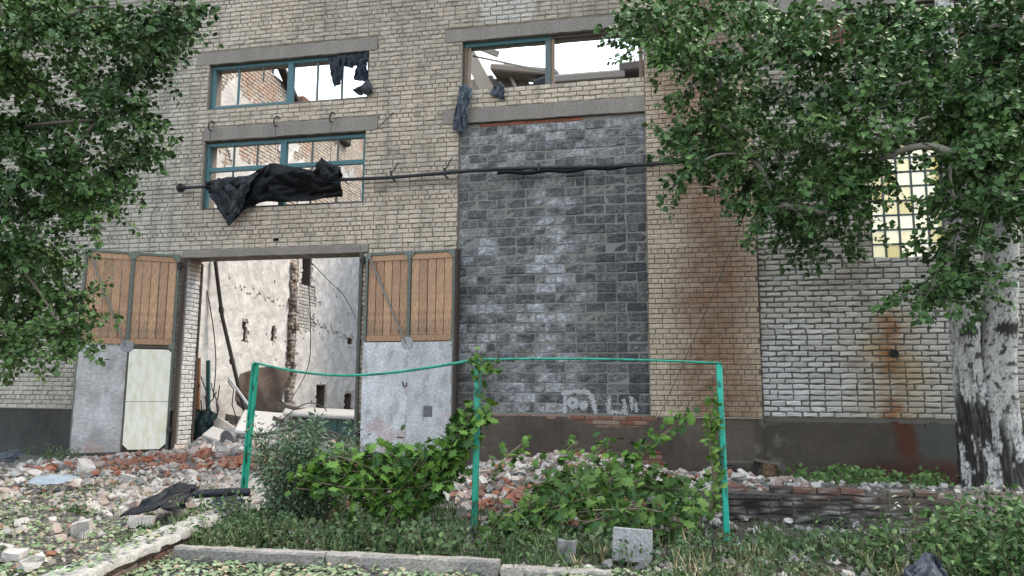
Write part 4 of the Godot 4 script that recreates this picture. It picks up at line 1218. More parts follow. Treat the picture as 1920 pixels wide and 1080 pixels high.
func build_edgings() -> void:
	var rng := RandomNumberGenerator.new()
	rng.seed = 200
	# straight kerb along the bottom
	var t := thing("kerb", "weathered concrete kerb along the bottom in front of the weeds", "kerb", Vector3(-3, 0, 8.0))
	for q in [[-4.45, -3.0, 8.08, 8.02, 0.125], [-2.985, -1.45, 8.015, 7.94, 0.13], [-1.42, -0.5, 7.97, 7.93, 0.085]]:
		var mb := MB.new()
		var w: float = q[1] - q[0]
		var rows := []
		var n := 14
		var sec := [Vector2(-0.1, 0.065), Vector2(q[4] - 0.018, 0.06), Vector2(q[4], 0.045), Vector2(q[4], -0.05), Vector2(q[4] - 0.015, -0.065), Vector2(-0.1, -0.065)]
		for i in n + 1:
			var r := []
			for s in sec:
				r.append(Vector3(w * (float(i) / n - 0.5), s.x + rng.randf_range(-0.006, 0.006), s.y + rng.randf_range(-0.006, 0.006)))
			rows.append(r)
		for i in n:
			for k in 5:
				var cc := Color(0.33, 0.30, 0.265) * (1.0 + 0.15 * fz(q[0] + i * 0.1, k, 1.0))
				if k == 0 or k == 1:
					cc = cc.lerp(Color(0.15, 0.145, 0.145), 0.6 * sm(0.1, 0.6, fz(q[0] + i * 0.1, 2.0, 0.5, 8.0)) if q[0] > -4.0 else 0.5)
				mb.out_quad(rows[i][k], rows[i + 1][k], rows[i + 1][k + 1], rows[i][k + 1], Vector3(rows[i][k].x, 0.03, 0), cc)
		for e in [0, n]:
			for k in 5:
				mb.out_tri(rows[e][k], rows[e][k + 1], Vector3(rows[e][0].x, 0.0, 0.0), Vector3(0, 0, 0), Color(0.3, 0.28, 0.25))
		var o := put("kerb_stone", mb, M.concrete, t, Vector3((q[0] + q[1]) / 2 + 3.0, 0.0, (q[2] + q[3]) / 2 - 8.0))
		o.rotation.y = atan2(q[2] - q[3], w)
	# low brick wall with a concrete cap running towards the camera
	t = thing("low_wall", "low brick edging with a pale concrete cap running diagonally at lower left", "wall", Vector3(-4.75, 0, 8.0))
	var a := Vector3(-4.97, 0, 6.5)
	var b := Vector3(-4.25, 0, 10.4)
	var dir := (a - b).normalized()
	var bs := Basis(dir, Vector3.UP, dir.cross(Vector3.UP))
	var o4 := Vector3(-4.75, 0, 8.0)
	var lw := Transform3D(bs, b - o4)
	var ln := a.distance_to(b)
	var cap := MB.new()
	var rows := []
	var cols := []
	var sec := [Vector2(-0.14, 0.135), Vector2(-0.135, 0.195), Vector2(-0.11, 0.205), Vector2(0.0, 0.21), Vector2(0.12, 0.205), Vector2(0.15, 0.19), Vector2(0.155, 0.135)]
	for s in sec:
		var r := PackedVector3Array()
		var c := PackedColorArray()
		for i in 81:
			var u := ln * i / 80.0
			r.append(lw * Vector3(u, s.y + 0.012 * fz(u, s.x * 9.0, 1.3), s.x + 0.022 * fz(u, s.x * 4.0, 1.0, 9.0)))
			c.append(Color(0.42, 0.40, 0.37) * (1.0 + 0.22 * fz(u, s.x * 6.0, 1.2, 3.0)))
		rows.append(r); cols.append(c)
	rows.reverse(); cols.reverse()
	cap.grid(rows, cols)
	put("cap", cap, M.concrete, t)
	var inner := MB.new()
	core(inner, lw, 0.02, ln, -0.1, 0.14, -0.12, 0.10, [], Color(0.15, 0.125, 0.105))
	put("core", inner, M.mortar, t)
	lay(t, {"u0": 0.0, "u1": ln, "v0": -0.06, "v1": 0.14, "L": 0.26, "H": 0.072, "joint": 0.012, "xf": lw, "z": 0.125, "rough": 0.008, "deep": 0.03, "seed": 205, "mat": M.rough_brick, "called": "brick", "rest": "brick_pieces", "most": 60, "pick": Rect2(0, -1, 9, 3), "col": func(_u, _v, tn): return Color(0.13, 0.07, 0.05).lerp(Color(0.22, 0.17, 0.14), 0.5 + 0.5 * tn)})
	var endc := MB.new()
	endc.box(lw * Vector3(ln + 0.005, 0.06, 0.0), Vector3(0.05, 0.28, 0.27), 0.02, Color(0.25, 0.16, 0.12), bs)
	put("end_brick", endc, M.rough_brick, t)
	# scorched retaining wall at right
	t = thing("retaining_wall", "low scorched brick retaining wall with missing bricks right of the green post", "wall", Vector3(1.9, 0, 4.85))
	var rt := Transform3D(Basis(), Vector3(-1.9, 0, 0.0))
	inner = MB.new()
	core(inner, rt, 0.62, 3.3, -0.1, 0.36, -0.3, 0.006, [], Color(0.12, 0.105, 0.09))
	put("core", inner, M.mortar, t)
	lay(t, {"u0": 0.62, "u1": 3.3, "v0": -0.06, "v1": 0.41, "L": 0.262, "H": 0.083, "joint": 0.014, "xf": rt, "z": 0.02, "rough": 0.012, "deep": 0.16, "seed": 207, "mat": M.rough_brick, "called": "brick", "rest": "brick_pieces", "most": 90, "pick": Rect2(0, -1, 9, 3), "keep": func(u, v): return v < 0.33 or fz(u, 0.0, 1.3) > -0.25, "col": func(u, v, tn):
		var c := Color(0.045, 0.042, 0.04).lerp(Color(0.13, 0.10, 0.08), clampf(0.3 + 0.5 * tn, 0.0, 1.0))
		c = c.lerp(Color(0.20, 0.095, 0.065), 0.75 * sm(0.30, 0.36, v) * sm(0.2, 0.5, 0.5 + 0.5 * tn))
		c = c.lerp(Color(0.15, 0.115, 0.09), sm(2.1, 2.5, u) * 0.7)
		c = c.lerp(Color(0.015, 0.015, 0.015), 0.8 * sm(0.5, 0.2, absf(u - 1.85)) * sm(0.32, 0.25, v))
		return c.lerp(Color(0.36, 0.34, 0.31), 0.8 * sm(0.35, 0.6, fz(u, v * 2.0, 1.3, 70.0)))})
	for k in 2:
		var pl := MB.new()
		pl.bar(Vector3(-0.95 + k * 0.35, 0.36 - 0.05 * k, 4.92 + 0.05 * k), Vector3(1.25 - k * 0.2, 0.34, 5.0), 0.05, 0.12 - 0.03 * k, Color(0.10, 0.09, 0.08) if k == 0 else Color(0.26, 0.24, 0.21))
		tag(put("old_plank", pl, M.old_wood), ["dark weathered plank lying along the rubble at the left end of the retaining wall", "thin pale lath lying on the dark plank left of the retaining wall"][k], "plank")

func build_bench() -> void:
	var t := thing("log_bench", "crude bench of a weathered plank on wood blocks against the plinth", "bench", Vector3(1.4, 0.05, 0.75))
	var mb := MB.new()
	mb.bar(Vector3(-0.75, 0.25, 0.0), Vector3(0.08, 0.27, -0.05), 0.05, 0.24, Color(0.15, 0.135, 0.115))
	put("plank", mb, M.old_wood, t)
	mb = MB.new()
	mb.bar(Vector3(0.0, 0.32, 0.02), Vector3(0.42, 0.26, 0.05), 0.035, 0.22, Color(0.22, 0.19, 0.16))
	put("plank", mb, M.old_wood, t)
	mb = MB.new()
	mb.tube([Vector3(0.24, -0.1, 0.05), Vector3(0.23, 0.10, 0.05), Vector3(0.24, 0.27, 0.05)], [0.13, 0.12, 0.125], 14, Color(0.24, 0.15, 0.09))
	put("log", mb, M.old_wood, t)
	mb = MB.new()
	mb.box(Vector3(-0.45, 0.08, 0.0), Vector3(0.28, 0.28, 0.22), 0.03, Color(0.06, 0.05, 0.045))
	put("block", mb, M.rough_brick, t)
	mb = MB.new()
	mb.bar(Vector3(-0.12, -0.08, 0.2), Vector3(0.05, 0.28, 0.05), 0.12, 0.05, Color(0.03, 0.027, 0.025))
	put("prop", mb, M.old_wood, t)

# ---------------------------------------------------------------- inside the gate
func build_debris_inside() -> void:
	var mb := MB.new()
	mb.tube([Vector3(-9.72, 0.45, -1.9), Vector3(-10.0, 1.5, -1.75), Vector3(-10.42, 3.2, -1.55), Vector3(-10.62, 4.6, -1.42)], [0.045], 10, Color(0.05, 0.045, 0.042))
	mb.tube([Vector3(-10.16, 2.08, -1.68), Vector3(-10.185, 2.2, -1.67)], [0.062], 10, Color(0.05, 0.045, 0.042))
	mb.tube([Vector3(-10.44, 3.3, -1.54), Vector3(-10.455, 3.42, -1.53)], [0.062], 10, Color(0.05, 0.045, 0.042))
	tag(put("leaning_pipe", mb, M.rust), "dark iron pipe leaning on the white wall inside the gate", "pipe")
	# slabs
	mb = MB.new()
	mb.box(Vector3.ZERO, Vector3(1.5, 0.24, 1.1), 0.03, Color(0.50, 0.49, 0.47))
	var s := put("concrete_slab", mb, M.concrete, self, Vector3(-9.0, 0.62, -1.6))
	s.rotation = Vector3(0.42, 0.35, -0.10)
	tag(s, "tilted concrete slab with white face in the gateway debris", "slab")
	mb = MB.new()
	mb.box(Vector3.ZERO, Vector3(0.85, 0.5, 0.16), 0.03, Color(0.40, 0.36, 0.31))
	s = put("concrete_slab", mb, M.concrete, self, Vector3(-9.9, 0.52, -1.0))
	s.rotation = Vector3(-0.35, 0.25, -0.55)
	tag(s, "beige broken slab standing on edge by the left gate jamb", "slab")
	mb = MB.new()
	mb.box(Vector3(0, 0, 0), Vector3(2.3, 0.10, 1.2), 0.03, Color(0.46, 0.44, 0.42))
	s = put("concrete_slab", mb, M.concrete, self, Vector3(-7.5, 0.93, -2.0))
	s.rotation = Vector3(0.06, -0.08, -0.03)
	tag(s, "flat concrete slab lying across the dark green cabinet inside the gate", "slab")
	var t := thing("cabinet", "dark green metal cabinet lying under the slab inside the gate", "cabinet", Vector3(-7.35, 0.1, -1.9))
	mb = MB.new()
	mb.box(Vector3(0, 0.38, 0), Vector3(1.5, 0.76, 0.8), 0.015, Color(0.022, 0.075, 0.07))
	put("body", mb, M.paint, t)
	mb = MB.new()
	mb.box(Vector3(0.0, 0.40, 0.41), Vector3(0.012, 0.62, 0.008), 0.001, Color(0.01, 0.03, 0.03))
	put("door_gap", mb, M.paint, t)
	# bent brown sheet
	mb = cloth([Vector3(-10.35, 1.85, -2.3), Vector3(-10.0, 2.02, -2.5), Vector3(-9.5, 2.05, -2.6), Vector3(-9.15, 1.9, -2.6)], [Vector3(-10.2, 1.1, -2.0), Vector3(-9.9, 0.9, -2.1), Vector3(-9.5, 0.85, -2.2), Vector3(-9.15, 0.95, -2.3)], 16, 10, 0.05, 0.10, 130.0, Color(0.19, 0.155, 0.13))
	tag(put("bent_sheet", mb, M.rust), "bent brown metal sheet leaning behind the first trellis post, inside the gate", "sheet")
	for q in [[Vector3(-10.5, 0.5, -0.95), Vector3(-10.68, 2.2, -1.1), 0.11, 0.06, Color(0.36, 0.17, 0.09), "orange wooden board leaning just inside the left gate jamb", "board"], [Vector3(-10.35, 0.5, -1.15), Vector3(-10.52, 2.15, -1.25), 0.09, 0.06, Color(0.018, 0.085, 0.08), "dark teal metal bar leaning beside the orange board", "bar"], [Vector3(-10.0, 1.75, -1.3), Vector3(-9.0, 0.9, -0.9), 0.05, 0.05, Color(0.42, 0.43, 0.44), "pale aluminium tube slanting down behind the first trellis post", "tube"], [Vector3(-9.1, 0.7, -1.6), Vector3(-7.9, 1.0, -2.6), 0.05, 0.05, Color(0.10, 0.08, 0.065), "dark scorched beam across the middle of the gateway debris", "beam"], [Vector3(-9.6, 0.35, -0.4), Vector3(-8.2, 0.62, -1.1), 0.06, 0.04, Color(0.05, 0.042, 0.04), "black bar lying low in front of the tilted slab", "bar"]]:
		mb = MB.new()
		mb.bar(q[0], q[1], q[2], q[3], q[4], 0.008)
		tag(put(["leaning_board", "leaning_bar", "aluminium_tube", "scorched_beam", "iron_bar"][[0.11, 0.09, 0.05, 0.05, 0.06].find(q[2]) if q[4].r < 0.09 or q[4].r > 0.2 else 3], mb, M.old_wood if q[6] in ["board", "beam"] else M.iron), q[5], q[6])
	# boards and plates thrown about in the gateway heap
	var brng := RandomNumberGenerator.new()
	brng.seed = 290
	for q in [[-9.6, -2.2, 1.6, 0.14, "dark split board sloping down to the right behind the tilted slab"], [-9.1, -2.7, 1.9, 0.12, "long grey lath lying highest on the gateway heap"], [-8.6, -2.3, 1.3, 0.18, "scorched plank stub left of the flat slab"], [-8.3, -1.3, 1.1, 0.10, "thin dark strip in front of the flat slab"], [-9.9, -1.6, 1.0, 0.16, "short grey board between the beige slab and the jamb"], [-8.0, -3.0, 1.7, 0.20, "broad brown board behind the flat slab"], [-7.0, -0.9, 0.9, 0.12, "rusty brown strip at the foot of the right gate post"]]:
		mb = MB.new()
		var dir := Vector3(brng.randf_range(0.6, 1.0), brng.randf_range(-0.45, 0.3), brng.randf_range(-0.5, 0.5)).normalized()
		var mid := Vector3(q[0], height(q[0], q[1]) + 0.30, q[1])
		mb.bar(mid - dir * q[2] * 0.5, mid + dir * q[2] * 0.5, q[3], 0.035, Color(0.10, 0.08, 0.065).lerp(Color(0.36, 0.32, 0.28), brng.randf()), 0.006)
		tag(put("broken_board", mb, M.old_wood), q[4], "board")
	for q in [[-9.3, -2.9, 0.9, "grey broken plate standing at the back of the gateway heap"], [-8.5, -1.9, 0.8, "pale broken plate in the middle of the gateway heap"], [-9.75, -0.55, 0.5, "small grey plate leaning at the foot of the left jamb"]]:
		mb = MB.new()
		mb.box(Vector3.ZERO, Vector3(q[2], 0.12, q[2] * 0.7), 0.025, Color(0.44, 0.41, 0.38) * brng.randf_range(0.7, 1.1))
		var pb := put("broken_plate", mb, M.concrete, self, Vector3(q[0], height(q[0], q[1]) + 0.22, q[1]))
		pb.rotation = Vector3(brng.randf_range(0.4, 0.9), brng.randf_range(-0.6, 0.6), brng.randf_range(-0.4, 0.4))
		tag(pb, q[3], "slab")
	# twisted rods beside the jamb
	t = thing("twisted_rods", "tangle of thin dark iron rods beside the orange board inside the gate", "rods", Vector3(-10.5, 0.4, -1.2))
	var rng := RandomNumberGenerator.new()
	rng.seed = 300
	for k in 9:
		mb = MB.new()
		var p := Vector3(rng.randf_range(-0.2, 0.5), 0.0, rng.randf_range(-0.5, 0.3))
		var pts := []
		for j in 6:
			pts.append(p)
			p += Vector3(rng.randf_range(-0.18, 0.16), rng.randf_range(0.1, 0.38), rng.randf_range(-0.1, 0.1))
			p.x = max(p.x, -0.22)
		mb.tube(pts, [0.014], 5, Color(0.045, 0.042, 0.042))
		put("rod", mb, M.rust, t)
	mb = cloth([Vector3(-10.55, 1.0, -0.85), Vector3(-10.2, 1.05, -0.9), Vector3(-9.95, 0.9, -0.9)], [Vector3(-10.5, 0.3, -0.7), Vector3(-10.2, 0.3, -0.75), Vector3(-9.95, 0.35, -0.8)], 12, 10, 0.08, 0.05, 140.0, Color(0.02, 0.04, 0.042))
	tag(put("dark_sheet", mb, M.tarp), "dark crumpled sheet at the foot of the left gate jamb", "sheet")
	mb = MB.new()
	mb.tube([Vector3(-9.32, 0.42, -0.30), Vector3(-9.30, 0.44, -0.38)], [0.20, 0.20], 18, Color(0.12, 0.12, 0.135))
	tag(put("metal_disc", mb, M.zinc), "round grey metal disc standing in front of the tilted slab", "disc")
	for q in [[[Vector3(-10.6, 5.3, -6.3), Vector3(-10.55, 4.9, -7.4), Vector3(-10.55, 4.55, -8.6), Vector3(-10.6, 3.9, -9.7)], "black cable sagging from the brown board along the inner wall"], [[Vector3(-10.5, 4.9, -5.9), Vector3(-10.45, 3.5, -6.1), Vector3(-10.4, 2.2, -6.0), Vector3(-10.2, 1.3, -4.8), Vector3(-9.9, 0.8, -3.4)], "long black cable hanging down the torn cross wall to the debris"], [[Vector3(-10.7, 3.8, -1.3), Vector3(-10.62, 3.0, -1.5), Vector3(-10.55, 2.1, -1.6), Vector3(-10.5, 1.3, -1.5)], "thin wire hanging between the leaning pipe and the jamb"], [[Vector3(-8.7, 0.6, -1.0), Vector3(-8.3, 1.15, -1.7), Vector3(-7.9, 1.05, -2.0), Vector3(-7.6, 0.6, -1.7)], "loop of thick cable over the debris in the gateway"]]:
		mb = MB.new()
		var cv := Curve3D.new()
		for p in q[0]:
			cv.add_point(p)
		for k in cv.point_count:
			var d: Vector3 = (q[0][min(k + 1, 3 if cv.point_count == 4 else 4)] - q[0][max(k - 1, 0)]) * 0.18
			cv.set_point_in(k, -d); cv.set_point_out(k, d)
		var pts := []
		for k in 25:
			pts.append(cv.sample_baked(cv.get_baked_length() * k / 24.0))
		mb.tube(pts, [0.013], 6, Color(0.03, 0.028, 0.028))
		tag(put("loose_cable", mb, M.iron), q[1], "cable")

# ---------------------------------------------------------------- rubble
func rock_mesh(sd: int, size: Vector3, col: Color, col2: Color) -> ArrayMesh:
	var rng := RandomNumberGenerator.new()
	rng.seed = sd
	var pts := {}
	for x in [-1, 0, 1]:
		for y in [-1, 0, 1]:
			for z in [-1, 0, 1]:
				if x == 0 and y == 0 and z == 0:
					continue
				var q := Vector3(x, y, z)
				var corner: bool = absi(x) + absi(y) + absi(z) == 3
				var cut := rng.randf_range(0.5, 0.98) if corner and rng.randf() < 0.6 else rng.randf_range(0.88, 1.05)
				pts[[x, y, z]] = (q * cut + Vector3(rng.randf_range(-1, 1), rng.randf_range(-1, 1), rng.randf_range(-1, 1)) * 0.14) * size * 0.5
	var mb := MB.new()
	for ax in 3:
		for s in [-1, 1]:
			for i in [-1, 0]:
				for j in [-1, 0]:
					var k := func(a: int, b: int) -> Vector3:
						var r := [0, 0, 0]
						r[ax] = s; r[(ax + 1) % 3] = a; r[(ax + 2) % 3] = b
						return pts[r]
					var c := col.lerp(col2, rng.randf() * 0.6)
					mb.out_tri(k.call(i, j), k.call(i + 1, j), k.call(i + 1, j + 1), Vector3.ZERO, c)
					mb.out_tri(k.call(i, j), k.call(i + 1, j + 1), k.call(i, j + 1), Vector3.ZERO, c)
	return mb.mesh()

func build_rubble() -> void:
	var rng := RandomNumberGenerator.new()
	rng.seed = 400
	var tones := {"white": [Color(0.62, 0.58, 0.545), Color(0.45, 0.41, 0.375)], "red": [Color(0.36, 0.125, 0.07), Color(0.40, 0.22, 0.16)], "pink": [Color(0.50, 0.40, 0.35), Color(0.34, 0.25, 0.21)], "grey": [Color(0.25, 0.245, 0.24), Color(0.16, 0.155, 0.15)]}
	var shapes := {}
	for t in tones:
		shapes[t] = []
		for k in 4:
			var size := Vector3(rng.randf_range(0.7, 1.25), rng.randf_range(0.45, 0.75), rng.randf_range(0.6, 0.9))
			shapes[t].append(rock_mesh(410 + k + t.hash() % 97, size, tones[t][0], tones[t][1]))
	var plain := []
	for k in 6:
		plain.append(rock_mesh(440 + k, Vector3(rng.randf_range(0.7, 1.3), rng.randf_range(0.4, 0.75), rng.randf_range(0.6, 0.9)), Color.WHITE, Color(0.8, 0.8, 0.8)))
	# how thick the rubble lies at a place, 0..1
	var left := func(x: float, z: float) -> float:
		var d := sm(-13.0, -11.0, x) * sm(-4.9, -5.6, x) * (1.0 if z < 4.6 else lerpf(0.75, 0.30, sm(4.6, 6.5, z)))
		if z > 6.0 and x > -5.3:
			d = 0.0
		return d * (0.7 + 0.3 * nz(x, z, 1.2))
	var middle := func(x: float, z: float) -> float:
		var d := exp(-pow((x + 1.4) / 2.1, 2) - pow((z - 3.1) / 2.0, 2)) * 1.6
		if x > 0.6 and z > 4.7:
			d *= 0.1
		if z > 6.3:
			d *= 0.15
		if x > 0.3 and z < 3.4:
			d *= 0.22
		return clampf(d, 0.0, 1.0)
	var color_for := func(x: float, z: float) -> String:
		var r := rng.randf()
		var red := 0.13
		if x < -4.9:
			red = 0.1 + 0.65 * sm(1.5, 0.0, absf(z - 2.1 + 0.25 * (x + 8.0) * 0.5)) * sm(-12.0, -10.0, x)
		else:
			red = 0.14 + 0.55 * sm(0.9, 0.2, absf(x + 1.75)) * sm(3.8, 4.6, z)
		if r < red:
			return "red"
		if r < red + 0.25:
			return "pink"
		return "white" if r < 0.90 else "grey"
	# single chunks
	var words := {"white": "white silicate brick", "red": "red brick", "pink": "pinkish mortar-crusted brick", "grey": "grey concrete"}
	for area in 2:
		var f: Callable = left if area == 0 else middle
		var made := 0
		var tries := 0
		while made < 135 and tries < 6000:
			tries += 1
			var x := rng.randf_range(-12.6, -5.0) if area == 0 else rng.randf_range(-4.2, 1.4)
			var z := rng.randf_range(0.5, 8.6) if area == 0 else rng.randf_range(0.6, 6.4)
			if rng.randf() > f.call(x, z):
				continue
			var kind: String = color_for.call(x, z)
			var s := rng.randf_range(0.10, 0.205) * (0.85 if area == 1 else 1.0)
			var where := "in front of the open gate" if area == 0 else "below the block infill"
			if area == 0:
				where = "close to the gate leaves" if z < 3.0 else ("half way to the low wall" if z < 5.5 else "among the leaf litter at lower left")
			else:
				where = "high on the heap at the plinth" if z < 2.8 else "on the front slope of the heap behind the vines"
			var o := put_mesh("rubble_chunk", shapes[kind][rng.randi() % 4], M.rock, self, Vector3(x, height(x, z) + s * 0.2, z))
			o.rotation = Vector3(rng.randf_range(-0.6, 0.6), rng.randf_range(0, TAU), rng.randf_range(-0.6, 0.6))
			o.scale = Vector3.ONE * s
			tag(o, "loose %s fragment %s" % [words[kind], where], "rubble", "%s fragments %s" % [words[kind], where])
			made += 1
	for q in [[-6.35, 5.35, 0.27, "white", "large white brick lump right of centre on the left rubble"], [-5.72, 6.95, 0.23, "white", "big pale brick lump standing in leaf litter left of the low wall"], [-6.1, 7.35, 0.28, "white", "largest whitish lump in the leaf litter at lower left"], [-5.35, 8.75, 0.22, "white", "white brick lump at the very bottom left by the low wall"], [-5.75, 8.55, 0.20, "white", "whitish lump at the bottom edge further left of the low wall"], [-9.55, 3.4, 0.32, "white", "angular white lump on the left rubble near the plinth"], [-10.3, 3.9, 0.26, "white", "round white lump left of the angular one on the rubble"], [-8.35, 1.95, 0.30, "red", "bright red brick half standing up in front of the left gate leaf"]]:
		var o := put_mesh("rubble_chunk", shapes[q[3]][rng.randi() % 4], M.rock, self, Vector3(q[0], height(q[0], q[1]) + 0.08, q[1]))
		o.rotation = Vector3(rng.randf_range(-0.3, 0.3), rng.randf_range(0, TAU), rng.randf_range(-0.4, 0.4))
		o.scale = Vector3.ONE * q[2]
		tag(o, q[4], "rubble")
	# the mass of small pieces
	var xs := []
	var cs := []
	for k in plain.size():
		xs.append([]); cs.append([])
	var add := func(x: float, z: float, s: float, kind: String) -> void:
		var k := rng.randi() % plain.size()
		var b := Basis.from_euler(Vector3(rng.randf_range(-0.9, 0.9), rng.randf_range(0, TAU), rng.randf_range(-0.9, 0.9))).scaled(Vector3.ONE * s)
		xs[k].append(Transform3D(b, Vector3(x, height(x, z) + s * rng.randf_range(0.0, 0.35), z)))
		cs[k].append(tones[kind][0].lerp(tones[kind][1], rng.randf()) * rng.randf_range(0.75, 1.12))
	for i in 14000:
		var x := rng.randf_range(-13.5, -4.9)
		var z := rng.randf_range(0.2, 9.5)
		if rng.randf() < left.call(x, z) * (1.0 if z < 5.0 else 0.8):
			add.call(x, z, rng.randf_range(0.03, 0.13) * (1.0 if rng.randf() < 0.5 else 0.5), color_for.call(x, z))
	for i in 700:
		var x := rng.randf_range(-7.6, -5.0)
		var z := rng.randf_range(3.4, 6.2)
		add.call(x, z, rng.randf_range(0.06, 0.17), "white" if rng.randf() < 0.8 else "pink")
	for i in 5200:
		var x := rng.randf_range(-4.6, 2.0)
		var z := rng.randf_range(0.2, 6.8)
		if rng.randf() < middle.call(x, z):
			add.call(x, z, rng.randf_range(0.035, 0.15), color_for.call(x, z))
	for i in 3600:
		var x := rng.randf_range(-10.65, -6.0)
		var z := -rng.randf() * rng.randf() * 10.5
		add.call(x, z, rng.randf_range(0.04, 0.24), "grey" if rng.randf() < 0.45 else ("pink" if rng.randf() < 0.4 else "white"))
	for i in 500:
		var x := rng.randf_range(0.6, 4.5)
		var z := rng.randf_range(0.4, 7.6)
		add.call(x, z, rng.randf_range(0.03, 0.10), "white" if rng.randf() < 0.6 else "grey")
	for i in 260:
		var x := rng.randf_range(-4.6, 2.6)
		var z := rng.randf_range(6.2, 8.0)
		add.call(x, z, rng.randf_range(0.03, 0.12), "white" if rng.randf() < 0.7 else "grey")
	for k in plain.size():
		tag(many("small_rubble", plain[k], M.rock, xs[k], cs[k]), "mass of small white, grey and red brick rubble over the yard", "rubble", "small rubble spread over the yard")
	# grey slab and stone by the weeds
	var mb := MB.new()
	mb.box(Vector3.ZERO, Vector3(0.36, 0.30, 0.10), 0.012, Color(0.30, 0.30, 0.295))
	var o := put("concrete_block", mb, M.concrete, self, Vector3(-0.36, 0.16, 7.25))
	o.rotation = Vector3(-0.2, 0.1, -0.06)
	tag(o, "square grey concrete block standing tilted in the weeds at bottom centre", "block")
	o = put_mesh("grey_stone", shapes["grey"][1], M.rock, self, Vector3(-0.93, 0.13, 7.5))
	o.scale = Vector3(0.13, 0.30, 0.16)
	tag(o, "small upright grey stone left of the tilted concrete block", "stone")

# ---------------------------------------------------------------- plants
func leaf_shape(kind: String) -> ArrayMesh:
	var mb := MB.new()
	var w := Color.WHITE
	if kind == "vine":
		var rad := [0.50, 0.36, 0.60, 0.40, 0.62, 0.34, 0.56, 0.30, 0.34, 0.30, 0.56, 0.34, 0.62, 0.40, 0.60, 0.36]
		var ce := Vector3(0.42, 0.05, 0)
		for k in 16:
			var a := TAU * k / 16.0
			var b := TAU * (k + 1) / 16.0
			var p := ce + Vector3(cos(a) * rad[k], -0.05 - 0.12 * rad[k] * absf(sin(a * 2.5)), sin(a) * rad[k])
			var q := ce + Vector3(cos(b) * rad[(k + 1) % 16], -0.05 - 0.12 * rad[(k + 1) % 16] * absf(sin(b * 2.5)), sin(b) * rad[(k + 1) % 16])
			mb.tri(ce, q, p, w, w, w)
		return mb.mesh()
	var wide: float = {"poplar": 0.42, "round": 0.46, "lance": 0.17, "nettle": 0.28}[kind]
	for s in [-1.0, 1.0]:
		var a := Vector3(0.30, 0.07, wide * s)
		var b := Vector3(0.66, 0.04, wide * 0.72 * s)
		var tip := Vector3(1.0, -0.10, 0)
		var mid := Vector3(0.5, 0.0, 0)
		mb.tri(Vector3.ZERO, a if s < 0 else mid, mid if s < 0 else a, w, w, w)
		mb.tri(mid, a if s < 0 else b, b if s < 0 else a, w, w, w)
		mb.tri(mid, b if s < 0 else tip, tip if s < 0 else b, w, w, w)
	return mb.mesh()

func leaf_at(p: Vector3, dir: Vector3, up: Vector3, s: float) -> Transform3D:
	var x := dir.normalized()
	var z := x.cross(up)
	if z.length() < 0.01:
		z = x.cross(Vector3(0.3, 0.5, 0.8))
	z = z.normalized()
	return Transform3D(Basis(x * s, z.cross(x) * s, z * s), p)

func wander(rng: RandomNumberGenerator, k := 1.0) -> Vector3:
	return Vector3(rng.randf_range(-k, k), rng.randf_range(-k, k), rng.randf_range(-k, k))

# o: stems (lists of points), leaf, size, step, reach, m, cols, single, thick, stem_col, droop
func plant(called: String, label: String, category: String, at: Vector3, o: Dictionary, sd: int, group := "") -> Node3D:
	var rng := RandomNumberGenerator.new()
	rng.seed = sd
	var t := thing(called, label, category, at, group)
	var xs := []
	var cs := []
	for s in o.stems:
		var mb := MB.new()
		var pts := []
		var rad := []
		for k in s.size():
			pts.append(s[k] - at)
			rad.append(lerpf(o.thick, o.thick * 0.35, float(k) / s.size()))
		mb.tube(pts, rad, 5, o.get("stem_col", Color(0.12, 0.11, 0.06)))
		put("stem", mb, M.twig, t)
		for k in pts.size() - 1:
			var a: Vector3 = pts[k]
			var b: Vector3 = pts[k + 1]
			var n := int(max(1.0, a.distance_to(b) / o.step))
			if float(k) / pts.size() < o.get("bare", 0.0):
				continue
			for q in n:
				var p := a.lerp(b, (q + rng.randf()) / n)
				var dir := ((b - a).normalized() * 0.4 + wander(rng) + Vector3(0, o.get("lift", 0.1), 0.25)).normalized()
				var off: Vector3 = dir * rng.randf_range(0.2, 1.0) * o.reach
				var sz: float = o.size * rng.randf_range(0.55, 1.15)
				var up := (Vector3(0, 0.75, 0.4) + wander(rng, 0.95)).normalized()
				dir = (dir + Vector3(0, -o.get("droop", 0.4), 0)).normalized()
				xs.append(leaf_at(p + off, dir, up, sz))
				cs.append(o.cols[0].lerp(o.cols[1], rng.randf()) * rng.randf_range(0.8, 1.15))
	var mesh := leaf_shape(o.leaf)
	var single: int = o.get("single", 0)
	var order := range(xs.size())
	# the leaves nearest to the front as parts of their own
	order.sort_custom(func(a, b): return xs[a].origin.z + xs[a].basis.x.length() * 2.0 > xs[b].origin.z + xs[b].basis.x.length() * 2.0)
	var tints := []
	for k in 3:
		var m: StandardMaterial3D = M[o.m].duplicate()
		m.vertex_color_use_as_albedo = false
		m.albedo_color = (o.cols[0].lerp(o.cols[1], k / 2.0) as Color).linear_to_srgb()
		tints.append(m)
	var rx := []
	var rc := []
	for k in order.size():
		if k < single:
			var l := put_mesh("leaf", mesh, tints[rng.randi() % 3], t)
			l.transform = xs[order[k]]
		else:
			rx.append(xs[order[k]]); rc.append(cs[order[k]])
	if rx.size() > 0:
		many("foliage", mesh, M[o.m], rx, rc, t)
	return t

